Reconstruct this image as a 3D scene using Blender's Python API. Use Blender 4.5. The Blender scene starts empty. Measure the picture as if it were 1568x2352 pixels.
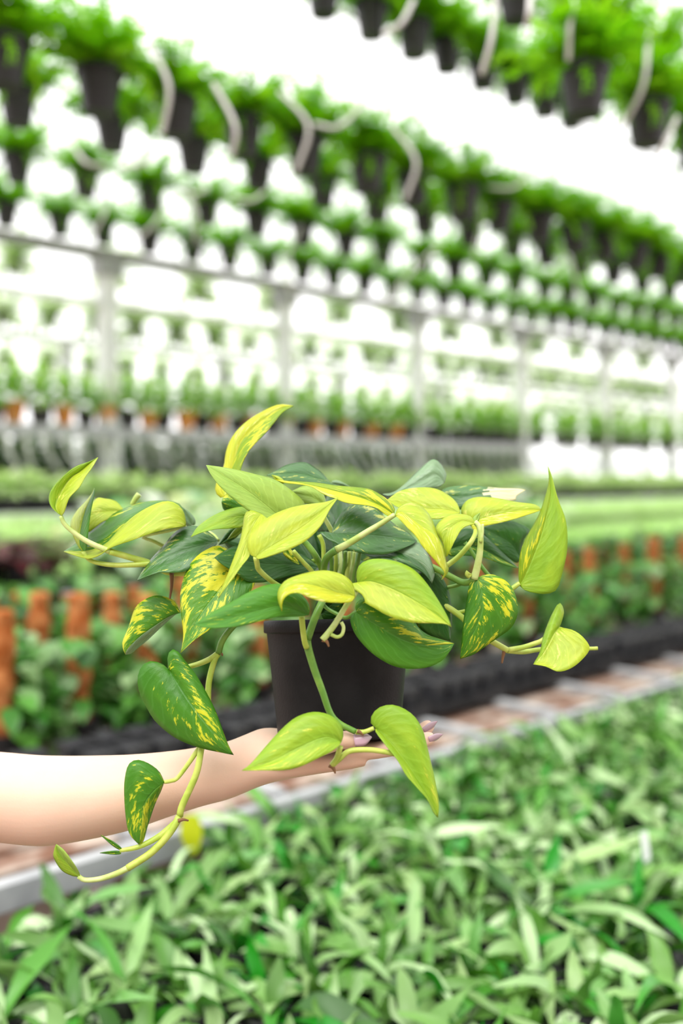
import bpy, bmesh, math, random
from mathutils import Vector, Matrix, noise as mnoise

R = random.Random(7)
scene = bpy.context.scene
COL = scene.collection

# ------------------------------------------------------------------ camera, world, light, exposure
F = 35.0 / 36.0 * 2352          # focal length in pixels of the 1568 x 2352 photograph
CX, HZ = 784.0, 1100.0          # principal column, horizon row
CAMZ = 1.55
D0 = 0.97                       # distance of the held plant

cam = bpy.data.cameras.new('camera')
cam.lens = 35.0
cam.sensor_fit = 'VERTICAL'
cam.sensor_height = 36.0
cam.sensor_width = 24.0
cam.shift_y = -(1176 - HZ) / 2352
cam.clip_start = 0.05
cam.clip_end = 200
cam.dof.use_dof = True
cam.dof.focus_distance = D0 - 0.045
cam.dof.aperture_fstop = 2.1
cam_o = bpy.data.objects.new('camera', cam)
cam_o.location = (0, 0, CAMZ)
cam_o.rotation_euler = (math.radians(90), 0, 0)
COL.objects.link(cam_o)
scene.camera = cam_o

world = bpy.data.worlds.new('daylight')
scene.world = world
world.use_nodes = True
bg = world.node_tree.nodes['Background']
bg.inputs[0].default_value = (1.0, 0.99, 0.985, 1)
# the glazed end and roof are bright, the greenhouse behind the viewer is full of plants and dimmer
_wt = world.node_tree
_tc = _wt.nodes.new('ShaderNodeTexCoord')
_dp = _wt.nodes.new('ShaderNodeVectorMath')
_dp.operation = 'DOT_PRODUCT'
_dp.inputs[1].default_value = (0.0, 0.75, 0.66)
_wt.links.new(_tc.outputs['Generated'], _dp.inputs[0])
_mr = _wt.nodes.new('ShaderNodeMapRange')
_mr.inputs[1].default_value = -0.35
_mr.inputs[2].default_value = 0.30
_mr.inputs[3].default_value = 0.42
_mr.inputs[4].default_value = 1.75
_wt.links.new(_dp.outputs['Value'], _mr.inputs[0])
_wt.links.new(_mr.outputs[0], bg.inputs[1])

sun = bpy.data.lights.new('sun', 'SUN')
sun.energy = 3.0
sun.angle = math.radians(50)
sun.color = (1.0, 0.97, 0.93)
sun_o = bpy.data.objects.new('sun', sun)
sun_o.rotation_euler = (math.radians(30), math.radians(-16), math.radians(0))
COL.objects.link(sun_o)

scene.view_settings.view_transform = 'Standard'
scene.view_settings.look = 'None'
scene.view_settings.gamma = 1
scene.view_settings.use_curve_mapping = False
scene.view_settings.exposure = 0.38
scene.cycles.use_denoising = True
scene.cycles.max_bounces = 8
scene.cycles.transparent_max_bounces = 8

# ------------------------------------------------------------------ frame of the place
U = Vector((0.7115, 0.7026, 0))     # the direction in which every bench and hanging row runs
N = Vector((-0.7026, 0.7115, 0))    # across the rows, away from the viewer
def kx(px): return N.y + (px - CX) / F * N.x
def P(px, py, d):                   # a point seen at px, py at distance d
    return Vector(((px - CX) / F * d, d, CAMZ - (py - HZ) / F * d))
def S(px, q):                       # along-row coordinate of a row q seen at column px
    d = q / kx(px)
    return (px - CX) / F * d * U.x + d * U.y
def W(s, q, z): return Vector((s * U.x + q * N.x, s * U.y + q * N.y, z))
ROWROT = math.atan2(U.y, U.x)

# ------------------------------------------------------------------ helpers
def tag(o, label=None, cat=None, group=None, kind=None):
    if label: o['label'] = label
    if cat: o['category'] = cat
    if group: o['group'] = group
    if kind: o['kind'] = kind
    return o
def empty(name, loc, rz=0.0):
    o = bpy.data.objects.new(name, None)
    o.empty_display_size = 0.02
    o.location = loc
    o.rotation_euler = (0, 0, rz)
    COL.objects.link(o)
    return o
def link_mesh(name, bm, mats, parent=None, smooth=True, loc=None):
    me = bpy.data.meshes.new(name)
    bm.normal_update()
    bm.to_mesh(me)
    bm.free()
    for m in (mats if isinstance(mats, (list, tuple)) else [mats]):
        me.materials.append(m)
    if smooth:
        for p in me.polygons: p.use_smooth = True
    o = bpy.data.objects.new(name, me)
    COL.objects.link(o)
    if parent: o.parent = parent
    if loc is not None: o.location = loc
    return o
def dup(root, loc, rz=0.0, sc=1.0, label=None, swap=None):
    r = root.copy()
    COL.objects.link(r)
    r.location = loc
    r.rotation_euler = (0, 0, rz)
    r.scale = (sc, sc, sc)
    if label: r['label'] = label
    for ch in KIDS.get(root.name, []):
        c = ch.copy()
        COL.objects.link(c)
        c.parent = r
        if swap and ch.name.split('.')[0] in swap: c.data = swap[ch.name.split('.')[0]]
    return r
KIDS = {}
ORD = ['first', 'second', 'third', 'fourth', 'fifth', 'sixth', 'seventh', 'eighth', 'ninth', 'tenth', 'eleventh', 'twelfth',
       'thirteenth', 'fourteenth', 'fifteenth', 'sixteenth', 'seventeenth', 'eighteenth', 'nineteenth', 'twentieth'] + \
      ['twenty-' + w for w in ('first', 'second', 'third', 'fourth', 'fifth', 'sixth', 'seventh', 'eighth', 'ninth')] + ['thirtieth'] + \
      ['thirty-' + w for w in ('first', 'second', 'third', 'fourth', 'fifth', 'sixth', 'seventh', 'eighth', 'ninth')] + ['fortieth'] + \
      ['forty-' + w for w in ('first', 'second', 'third', 'fourth', 'fifth', 'sixth', 'seventh', 'eighth', 'ninth')] + ['fiftieth'] + \
      ['fifty-' + w for w in ('first', 'second', 'third', 'fourth', 'fifth', 'sixth', 'seventh', 'eighth', 'ninth')] + ['sixtieth'] + \
      ['sixty-' + w for w in ('first', 'second', 'third', 'fourth', 'fifth', 'sixth', 'seventh', 'eighth', 'ninth')]

def add_box(bm, c, sx, sy, sz, rz=0.0):
    M = Matrix.Translation(c) @ Matrix.Rotation(rz, 4, 'Z') @ Matrix.Diagonal((sx, sy, sz, 1))
    r = bmesh.ops.create_cube(bm, size=1, matrix=M)
    return r
def row_box(bm, s0, s1, q0, q1, z0, z1):
    add_box(bm, W((s0 + s1) / 2, (q0 + q1) / 2, (z0 + z1) / 2), s1 - s0, q1 - q0, z1 - z0, ROWROT)
def catmull(pts, n):
    pts = [Vector(p) for p in pts]
    if len(pts) == 2: pts = [pts[0], pts[0].lerp(pts[1], .5), pts[1]]
    ext = [2 * pts[0] - pts[1]] + pts + [2 * pts[-1] - pts[-2]]
    dense = []
    for i in range(len(pts) - 1):
        p0, p1, p2, p3 = ext[i:i + 4]
        for k in range(14):
            t = k / 14
            dense.append(0.5 * ((2 * p1) + (p2 - p0) * t + (2 * p0 - 5 * p1 + 4 * p2 - p3) * t * t + (3 * p1 - p0 - 3 * p2 + p3) * t ** 3))
    dense.append(pts[-1].copy())
    L = [0.0]
    for a, b in zip(dense, dense[1:]): L.append(L[-1] + (b - a).length)
    out = []
    j = 0
    for i in range(n + 1):
        t = (i / n if not callable(n) else n) * L[-1]
        while j < len(L) - 2 and L[j + 1] < t: j += 1
        seg = L[j + 1] - L[j] or 1e-9
        out.append(dense[j].lerp(dense[j + 1], min(1, max(0, (t - L[j]) / seg))))
    return out
def resample(pts, ts):
    L = [0.0]
    for a, b in zip(pts, pts[1:]): L.append(L[-1] + (b - a).length)
    out = []
    for t in ts:
        tt = t * L[-1]
        j = 0
        while j < len(L) - 2 and L[j + 1] < tt: j += 1
        seg = L[j + 1] - L[j] or 1e-9
        out.append(pts[j].lerp(pts[j + 1], min(1, max(0, (tt - L[j]) / seg))))
    return out
def add_tube(bm, pts, r0, r1=None, seg=8, n=None, cap=True):
    r1 = r0 if r1 is None else r1
    pts = catmull(pts, n or max(6, 5 * (len(pts) - 1)))
    rings = []
    up = Vector((0.13, 0.2, 0.97)).normalized()
    prev = None
    for i, p in enumerate(pts):
        t = (pts[min(i + 1, len(pts) - 1)] - pts[max(i - 1, 0)]).normalized()
        x = t.cross(up) if prev is None else prev - t * prev.dot(t)
        if x.length < 1e-4: x = t.cross(Vector((1, 0, 0)))
        x.normalize()
        prev = x
        y = t.cross(x)
        r = r0 + (r1 - r0) * i / (len(pts) - 1)
        rings.append([bm.verts.new(p + (x * math.cos(a) + y * math.sin(a)) * r) for a in [2 * math.pi * k / seg for k in range(seg)]])
    for a, b in zip(rings, rings[1:]):
        for k in range(seg):
            bm.faces.new((a[k], a[(k + 1) % seg], b[(k + 1) % seg], b[k]))
    if cap:
        bm.faces.new(rings[0][::-1])
        bm.faces.new(rings[-1])
def add_lathe(bm, prof, seg=32, M=Matrix.Identity(4)):
    rings = []
    for r, z in prof:
        if r < 1e-6:
            rings.append([bm.verts.new(M @ Vector((0, 0, z)))])
        else:
            rings.append([bm.verts.new(M @ Vector((r * math.cos(2 * math.pi * k / seg), r * math.sin(2 * math.pi * k / seg), z))) for k in range(seg)])
    for a, b in zip(rings, rings[1:]):
        for k in range(seg):
            k2 = (k + 1) % seg
            if len(a) == 1: bm.faces.new((a[0], b[k2], b[k]))
            elif len(b) == 1: bm.faces.new((a[k], a[k2], b[0]))
            else: bm.faces.new((a[k], a[k2], b[k2], b[k]))

# ------------------------------------------------------------------ materials
def new_mat(name):
    m = bpy.data.materials.new(name)
    m.use_nodes = True
    nt = m.node_tree
    return m, nt, nt.nodes['Principled BSDF'], nt.nodes['Material Output']
def mix_col(nt, fac, a, b):
    n = nt.nodes.new('ShaderNodeMix')
    n.data_type = 'RGBA'
    for sock, v in ((n.inputs[0], fac), (n.inputs[6], a), (n.inputs[7], b)):
        if hasattr(v, 'is_linked') or isinstance(v, bpy.types.NodeSocket): nt.links.new(v, sock)
        elif isinstance(v, (int, float)): sock.default_value = v
        else: sock.default_value = (*v, 1)
    return n.outputs[2]
def math_n(nt, op, a, b=0.0, clamp=False):
    n = nt.nodes.new('ShaderNodeMath')
    n.operation = op
    n.use_clamp = clamp
    for i, v in enumerate((a, b)):
        if isinstance(v, bpy.types.NodeSocket): nt.links.new(v, n.inputs[i])
        else: n.inputs[i].default_value = v
    return n.outputs[0]
def map_range(nt, v, a, b, c=0.0, d=1.0, smooth=True):
    n = nt.nodes.new('ShaderNodeMapRange')
    if smooth: n.interpolation_type = 'SMOOTHSTEP'
    nt.links.new(v, n.inputs[0])
    for i, x in enumerate((a, b, c, d)): n.inputs[i + 1].default_value = x
    return n.outputs[0]
def noise_tex(nt, scale, detail=3, vec=None, rough=.55):
    n = nt.nodes.new('ShaderNodeTexNoise')
    n.inputs['Scale'].default_value = scale
    n.inputs['Detail'].default_value = detail
    n.inputs['Roughness'].default_value = rough
    if vec is None:
        tc = nt.nodes.new('ShaderNodeTexCoord')
        vec = tc.outputs['Object']
    nt.links.new(vec, n.inputs['Vector'])
    return n.outputs['Fac']
def plain(name, c, rough=.6, spec=.5, c2=None, scale=8, metal=0.0, bump=0.0, bscale=60):
    m, nt, b, out = new_mat(name)
    b.inputs['Base Color'].default_value = (*c, 1)
    b.inputs['Roughness'].default_value = rough
    b.inputs['Specular IOR Level'].default_value = spec
    b.inputs['Metallic'].default_value = metal
    if c2:
        f = map_range(nt, noise_tex(nt, scale, 4), .35, .65)
        nt.links.new(mix_col(nt, f, c, c2), b.inputs['Base Color'])
    if bump:
        bn = nt.nodes.new('ShaderNodeBump')
        bn.inputs['Strength'].default_value = bump
        bn.inputs['Distance'].default_value = .002
        nt.links.new(noise_tex(nt, bscale, 4), bn.inputs['Height'])
        nt.links.new(bn.outputs[0], b.inputs['Normal'])
    return m
def leafy(nt, b, out, col, trans=.35, tint=(1.0, 1.0, .55)):
    """surface colour + light passing through the blade"""
    t = nt.nodes.new('ShaderNodeBsdfTranslucent')
    mx = nt.nodes.new('ShaderNodeMixShader')
    mx.inputs[0].default_value = trans
    if isinstance(col, bpy.types.NodeSocket):
        nt.links.new(col, b.inputs['Base Color'])
        mu = nt.nodes.new('ShaderNodeMix')
        mu.data_type = 'RGBA'
        mu.blend_type = 'MULTIPLY'
        mu.inputs[0].default_value = 1
        nt.links.new(col, mu.inputs[6])
        mu.inputs[7].default_value = (*tint, 1)
        nt.links.new(mu.outputs[2], t.inputs[0])
    else:
        b.inputs['Base Color'].default_value = (*col, 1)
        t.inputs[0].default_value = (*[c * k for c, k in zip(col, tint)], 1)
    nt.links.new(b.outputs[0], mx.inputs[1])
    nt.links.new(t.outputs[0], mx.inputs[2])
    nt.links.new(mx.outputs[0], out.inputs[0])
def pothos_mat(name, g, y, amt, rough=.38, g2=None, trans=.3, spec=.5, stretch=3.3, veinmix=.35):
    m, nt, b, out = new_mat(name)
    uv = nt.nodes.new('ShaderNodeUVMap')
    sep = nt.nodes.new('ShaderNodeSeparateXYZ')
    nt.links.new(uv.outputs[0], sep.inputs[0])
    oi = nt.nodes.new('ShaderNodeObjectInfo')
    u = math_n(nt, 'SUBTRACT', math_n(nt, 'MULTIPLY', sep.outputs[0], 2.0), 1.0)
    au = math_n(nt, 'ABSOLUTE', u)
    v = sep.outputs[1]
    w = math_n(nt, 'SUBTRACT', v, math_n(nt, 'MULTIPLY', au, .42))
    seed = math_n(nt, 'MULTIPLY', oi.outputs['Random'], 91.0)
    cmb = nt.nodes.new('ShaderNodeCombineXYZ')
    nt.links.new(math_n(nt, 'MULTIPLY', w, 15.0), cmb.inputs[0])
    nt.links.new(math_n(nt, 'MULTIPLY', u, stretch), cmb.inputs[1])
    nt.links.new(seed, cmb.inputs[2])
    f1 = noise_tex(nt, 1.0, 7, cmb.outputs[0], .68)
    cmb2 = nt.nodes.new('ShaderNodeCombineXYZ')
    nt.links.new(math_n(nt, 'MULTIPLY', v, 1.6), cmb2.inputs[0])
    nt.links.new(math_n(nt, 'MULTIPLY', u, 1.1), cmb2.inputs[1])
    nt.links.new(seed, cmb2.inputs[2])
    f2 = noise_tex(nt, 1.3, 2, cmb2.outputs[0])
    ff = math_n(nt, 'ADD', math_n(nt, 'MULTIPLY', f1, .6), math_n(nt, 'MULTIPLY', f2, .4))
    th = .70 - .30 * amt
    fac = map_range(nt, ff, th, th + .035)
    gg = mix_col(nt, map_range(nt, f2, .35, .65), g, g2 or tuple(c * .72 for c in g))
    col = mix_col(nt, fac, gg, y)
    mid = map_range(nt, au, .012, .045, 1.0, 0.0)
    col = mix_col(nt, math_n(nt, 'MULTIPLY', mid, veinmix), col, tuple(min(1, c * 1.35 + .05) for c in g))
    # pinched side veins
    wv = math_n(nt, 'SINE', math_n(nt, 'ADD', math_n(nt, 'MULTIPLY', w, 52.0), math_n(nt, 'MULTIPLY', f2, 14.0)))
    h = math_n(nt, 'ADD', math_n(nt, 'MULTIPLY', wv, .15), math_n(nt, 'MULTIPLY', mid, -1.2))
    h = math_n(nt, 'ADD', h, math_n(nt, 'MULTIPLY', f1, 1.3))
    side = map_range(nt, wv, .72, 1.0)
    col = mix_col(nt, math_n(nt, 'MULTIPLY', side, .16), col, tuple(min(1, c * 1.5 + .06) for c in g))
    fm = noise_tex(nt, 3.2, 5, cmb2.outputs[0], .65)
    col = mix_col(nt, map_range(nt, fm, .42, .72, 0.0, .32), col, tuple(c * .62 for c in g))
    h = math_n(nt, 'ADD', h, math_n(nt, 'MULTIPLY', f2, 5.0))
    bn = nt.nodes.new('ShaderNodeBump')
    bn.inputs['Strength'].default_value = .42
    bn.inputs['Distance'].default_value = .0011
    nt.links.new(h, bn.inputs['Height'])
    nt.links.new(bn.outputs[0], b.inputs['Normal'])
    b.inputs['Roughness'].default_value = rough
    b.inputs['Specular IOR Level'].default_value = spec * .8
    leafy(nt, b, out, col, trans)
    return m
PM = {
    'lime':   pothos_mat('pothos_lime', (.50, .60, .040), (.74, .74, .16), .44, .34, (.40, .54, .035), .34),
    'limed':  pothos_mat('pothos_lime_green', (.26, .46, .022), (.62, .66, .06), .38, .36, (.35, .53, .028), .32),
    'pale':   pothos_mat('pothos_pale_lime', (.34, .50, .075), (.50, .60, .07), .32, .36, (.28, .45, .06), .28),
    'green':  pothos_mat('pothos_green', (.075, .27, .010), (.50, .62, .03), .38, .36, (.055, .22, .010), .28),
    'var':    pothos_mat('pothos_variegated', (.055, .22, .007), (.66, .68, .025), .60, .36, (.10, .30, .008), .28),
    'varm':   pothos_mat('pothos_flecked', (.048, .20, .007), (.62, .65, .028), .50, .34, (.075, .25, .008), .26),
    'vary':   pothos_mat('pothos_half_yellow', (.10, .29, .010), (.66, .67, .03), .72, .36, (.07, .24, .009), .28),
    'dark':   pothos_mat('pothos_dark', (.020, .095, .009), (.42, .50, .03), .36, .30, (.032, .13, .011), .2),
    'gloss':  pothos_mat('pothos_glossy_dark', (.040, .14, .024), (.55, .58, .10), .40, .24, (.055, .18, .028), .2, .8),
    'silver': pothos_mat('pothos_sheen', (.18, .31, .14), (.55, .58, .3), .33, .26, (.24, .38, .21), .24, .8),
    'olive':  pothos_mat('pothos_olive', (.28, .42, .008), (.70, .68, .025), .56, .34, (.20, .36, .008), .34),
    'cream':  pothos_mat('pothos_cream', (.80, .76, .45), (.70, .72, .3), .4, .38, (.84, .80, .55), .3),
    'gold':   pothos_mat('pothos_yellow', (.62, .64, .020), (.82, .80, .26), .50, .36, (.48, .58, .018), .36),
}
WORDS = {'lime': 'yellow-lime leaf', 'limed': 'lime green leaf', 'pale': 'pale lime leaf', 'green': 'mid green leaf', 'var': 'green leaf heavily flecked with yellow',
         'varm': 'green leaf lightly flecked with yellow', 'vary': 'half yellow leaf', 'dark': 'dark green leaf', 'gloss': 'glossy dark green leaf',
         'silver': 'green leaf with pale sheen', 'olive': 'olive yellow leaf', 'cream': 'cream and green leaf', 'gold': 'golden yellow leaf'}

def stem_mat(name, c, c2):
    m, nt, b, out = new_mat(name)
    n = noise_tex(nt, 55, 3)
    nt.links.new(mix_col(nt, map_range(nt, n, .4, .62), c, c2), b.inputs['Base Color'])
    b.inputs['Roughness'].default_value = .42
    return m
M_STEM = stem_mat('stem_lime', (.34, .46, .05), (.46, .55, .10))
M_STEMD = stem_mat('stem_green', (.10, .24, .025), (.17, .33, .04))
M_STEMP = stem_mat('stem_pale', (.36, .48, .10), (.50, .60, .22))
M_ROOT = plain('root_brown', (.20, .10, .04), .7)
M_POT = plain('pot_black', (.010, .0096, .0105), .45, .10, (.014, .0135, .0145), 30, bump=.15, bscale=400)
M_SOIL = plain('soil', (.03, .02, .014), .95, .2, (.07, .045, .03), 90, bump=1, bscale=200)
M_BPOT = plain('pot_black_background', (.016, .015, .017), .5)
M_OPOT = plain('pot_orange', (.75, .24, .04), .55, .4, (.85, .42, .14), 14)
M_METAL = plain('galvanised_metal', (.44, .45, .46), .5, .5, (.35, .36, .375), 12, metal=.15)
M_WHITE = plain('white_painted_metal', (.80, .82, .81), .5, .4, (.70, .72, .72), 8)
M_TUBE = plain('drip_tube_grey', (.60, .59, .57), .5)
M_TUBEL = plain('drip_tube_pale', (.62, .64, .58), .5)
M_WIRE = plain('hanger_wire', (.25, .26, .24), .5)
M_WOOD = plain('weathered_wood', (.17, .085, .055), .9, .15, (.44, .36, .30), 7)
M_DARKB = plain('bench_liner_black', (.012, .012, .013), .8, .2, (.03, .028, .028), 10)
M_GROUND = plain('ground_earth', (.30, .21, .165), .95, .1, (.42, .33, .27), 3)
M_COIR, _nt, _b, _o = new_mat('coir_moss')
_n = noise_tex(_nt, 26, 5)
_nt.links.new(mix_col(_nt, map_range(_nt, _n, .36, .64), (.29, .075, .016), (.52, .21, .075)), _b.inputs['Base Color'])
_b.inputs['Roughness'].default_value = .95
_b.inputs['Specular IOR Level'].default_value = .1
_bn = _nt.nodes.new('ShaderNodeBump'); _bn.inputs['Distance'].default_value = .006; _bn.inputs['Strength'].default_value = .9
_nt.links.new(noise_tex(_nt, 120, 4), _bn.inputs['Height']); _nt.links.new(_bn.outputs[0], _b.inputs['Normal'])

def foliage_mat(name, cols, rough=.4, trans=.35, spec=.5, scale=13, tint=(1.0, 1.0, .5)):
    """leaf colour differs from leaf to leaf (per-leaf value stored on the mesh) and a little from plant to plant"""
    m, nt, b, out = new_mat(name)
    at = nt.nodes.new('ShaderNodeAttribute')
    at.attribute_name = 'leaf_tone'
    oi = nt.nodes.new('ShaderNodeObjectInfo')
    f = math_n(nt, 'FRACT', math_n(nt, 'ADD', at.outputs['Fac'], math_n(nt, 'MULTIPLY', oi.outputs['Random'], 7.31)))
    ramp = nt.nodes.new('ShaderNodeValToRGB')
    cr = ramp.color_ramp
    for i, c in enumerate(cols):
        e = cr.elements[i] if i < 2 else cr.elements.new(1)
    n = len(cols)
    for i, c in enumerate(cols):
        cr.elements[i].position = i / max(1, n - 1)
        cr.elements[i].color = (*c, 1)
    nt.links.new(f, ramp.inputs[0])
    b.inputs['Roughness'].default_value = rough
    b.inputs['Specular IOR Level'].default_value = spec
    leafy(nt, b, out, ramp.outputs[0], trans, tint)
    return m
M_FERN = foliage_mat('fern_green', [(.17, .52, .005), (.26, .62, .010), (.40, .74, .04), (.10, .40, .004)], .5, .5, .25, tint=(1, 1, .4))
M_BENCH = foliage_mat('bench_seedling_green', [(.018, .085, .006), (.065, .20, .016), (.16, .33, .07), (.48, .63, .36), (.11, .28, .035), (.006, .21, .003), (.30, .45, .17), (.04, .15, .010)], .38, .10, .4, tint=(.8, 1.2, .25))
M_HEART = foliage_mat('moss_pole_leaf_green', [(.022, .11, .012), (.06, .24, .02), (.14, .36, .06), (.03, .16, .012), (.34, .50, .24), (.05, .30, .02)], .34, .25, .4)
M_PURP = foliage_mat('burgundy_leaf', [(.035, .006, .009), (.08, .014, .018), (.14, .045, .05), (.03, .008, .010)], .35, .2, .35, tint=(1, .5, .4))
M_PALE = foliage_mat('pale_variegated_bloom_leaf', [(.42, .66, .20), (.68, .82, .48), (.82, .90, .70), (.50, .74, .22)], .5, .5, .3, tint=(1, 1, .8))  # pale variegated green, whitened further to paint in the bloom of bright backlight
M_CALA = foliage_mat('white_green_leaf', [(.80, .88, .76), (.86, .90, .84), (.75, .86, .68), (.06, .40, .04), (.80, .88, .76)], .4, .4)
M_LAWN = foliage_mat('lawn_seedling_green', [(.48, .78, .24), (.58, .84, .34), (.68, .90, .46), (.40, .72, .18)], .55, .45, .3, tint=(1, 1, .8))

# ------------------------------------------------------------------ structure: ground
bm = bmesh.new()
bmesh.ops.create_grid(bm, x_segments=4, y_segments=4, size=45)
floor = link_mesh('floor', bm, M_GROUND, None, False)
floor.location = (8, 25, 0)
tag(floor, kind='structure')

# ------------------------------------------------------------------ generic foliage builders (blade = folded leaf in a mesh with a per-leaf tone)
class Fol:
    def __init__(s):
        s.v = []; s.f = []; s.tone = []
    def blade(s, base, d, up, L, w, droop=.3, segs=4, fold=.25, tone=None, prof=None, wave=0.0, twist=0.0):
        d = d.normalized()
        side = d.cross(up)
        if side.length < 1e-4: side = d.cross(Vector((1, 0, 0)))
        side.normalize()
        nrm = side.cross(d)
        tone = R.random() if tone is None else tone
        p = Vector(base)
        i0 = len(s.v)
        ph = R.random() * 6.28
        for i in range(segs + 1):
            t = i / segs
            if prof: ww = prof(t) * w
            else: ww = w * math.sin(math.pi * min(1, t * .94 + .06)) ** .8
            sd = side * math.cos(twist * t) + nrm * math.sin(twist * t)
            lift = nrm * (fold * ww)
            wv = nrm * (wave * math.sin(ph + t * 9))
            wv2 = nrm * (wave * math.sin(ph + 1.9 + t * 8))
            s.v += [p - sd * ww + lift + wv, p.copy(), p + sd * ww + lift + wv2]
            s.tone += [tone] * 3
            ax = side
            rot = Matrix.Rotation(-droop / segs, 3, ax)
            d = rot @ d
            nrm = rot @ nrm
            p = p + d * (L / segs)
        for i in range(segs):
            a = i0 + 3 * i
            s.f += [(a, a + 1, a + 4, a + 3), (a + 1, a + 2, a + 5, a + 4)]
    def stick(s, a, b, r, tone=.1):
        a, b = Vector(a), Vector(b)
        d = (b - a).normalized()
        x = d.cross(Vector((.3, .5, .8))).normalized()
        y = d.cross(x)
        i0 = len(s.v)
        for p in (a, b):
            for k in range(3):
                an = 2.094 * k
                s.v.append(p + (x * math.cos(an) + y * math.sin(an)) * r)
                s.tone.append(tone)
        for k in range(3):
            s.f.append((i0 + k, i0 + (k + 1) % 3, i0 + 3 + (k + 1) % 3, i0 + 3 + k))
    def mesh(s, name, mat):
        me = bpy.data.meshes.new(name)
        me.from_pydata([tuple(v) for v in s.v], [], s.f)
        a = me.attributes.new('leaf_tone', 'FLOAT', 'POINT')
        a.data.foreach_set('value', s.tone)
        me.materials.append(mat)
        for p in me.polygons: p.use_smooth = True
        return me
def obj(name, me, parent=None):
    o = bpy.data.objects.new(name, me)
    COL.objects.link(o)
    if parent: o.parent = parent
    return o
def heart(t):
    return (math.sin(math.pi * min(1, .10 + t * .90)) ** .75) * (1.12 - .55 * t)
def lance(t):
    return math.sin(math.pi * min(1, .06 + .94 * t) ** .85) ** .9 * .98 + .02
def rdir(el0, el1, az=None):
    az = R.uniform(0, 2 * math.pi) if az is None else az
    el = math.radians(R.uniform(el0, el1))
    return Vector((math.cos(az) * math.cos(el), math.sin(az) * math.cos(el), math.sin(el)))
UP = Vector((0, 0, 1))
def pot_mesh(name, r0, r1, h, mat, seg=20, rim=.005):
    bm = bmesh.new()
    add_lathe(bm, [(0, 0), (r0, 0), (r0 + (r1 - r0) * .86, h * .86), (r1 + rim, h * .865), (r1 + rim, h), (r1 - .003, h), (r1 - .008, h * .88), (0, h * .88)], seg)
    me = bpy.data.meshes.new(name)
    bm.normal_update(); bm.to_mesh(me); bm.free()
    me.materials.append(mat)
    return me

def fern_mesh(name, n=80, size=.2, trail=8, h0=.13, mat=None):
    f = Fol()
    for i in range(n):
        az = R.uniform(0, 2 * math.pi)
        tr = i < trail
        d = rdir(34, 88, az) if not tr else rdir(0, 25, az)
        L = size * R.uniform(.55, 1.1)
        dr = R.uniform(.2, 1.1) if not tr else R.uniform(1.5, 2.2)
        p = Vector((math.cos(az) * .05 * R.random(), math.sin(az) * .05 * R.random(), h0))
        side = d.cross(UP); side.normalize()
        nst = 12
        tone = R.random()
        for k in range(nst):
            rot = Matrix.Rotation(-dr / nst, 3, side)
            d = rot @ d
            p2 = p + d * (L / nst)
            for sg in (-1, 1):
                for q in range(2 if k > 1 else 1):
                    dd = (side * sg * R.uniform(.5, 1.2) + d * R.uniform(.2, 1.0) + UP * R.uniform(-.3, .7))
                    f.blade(p2, dd, UP, size * R.uniform(.10, .17), size * R.uniform(.022, .042), .5, 2, .2, (tone + R.uniform(-.12, .12)) % 1)
            p = p2
    return f.mesh(name, mat or M_FERN)

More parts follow.
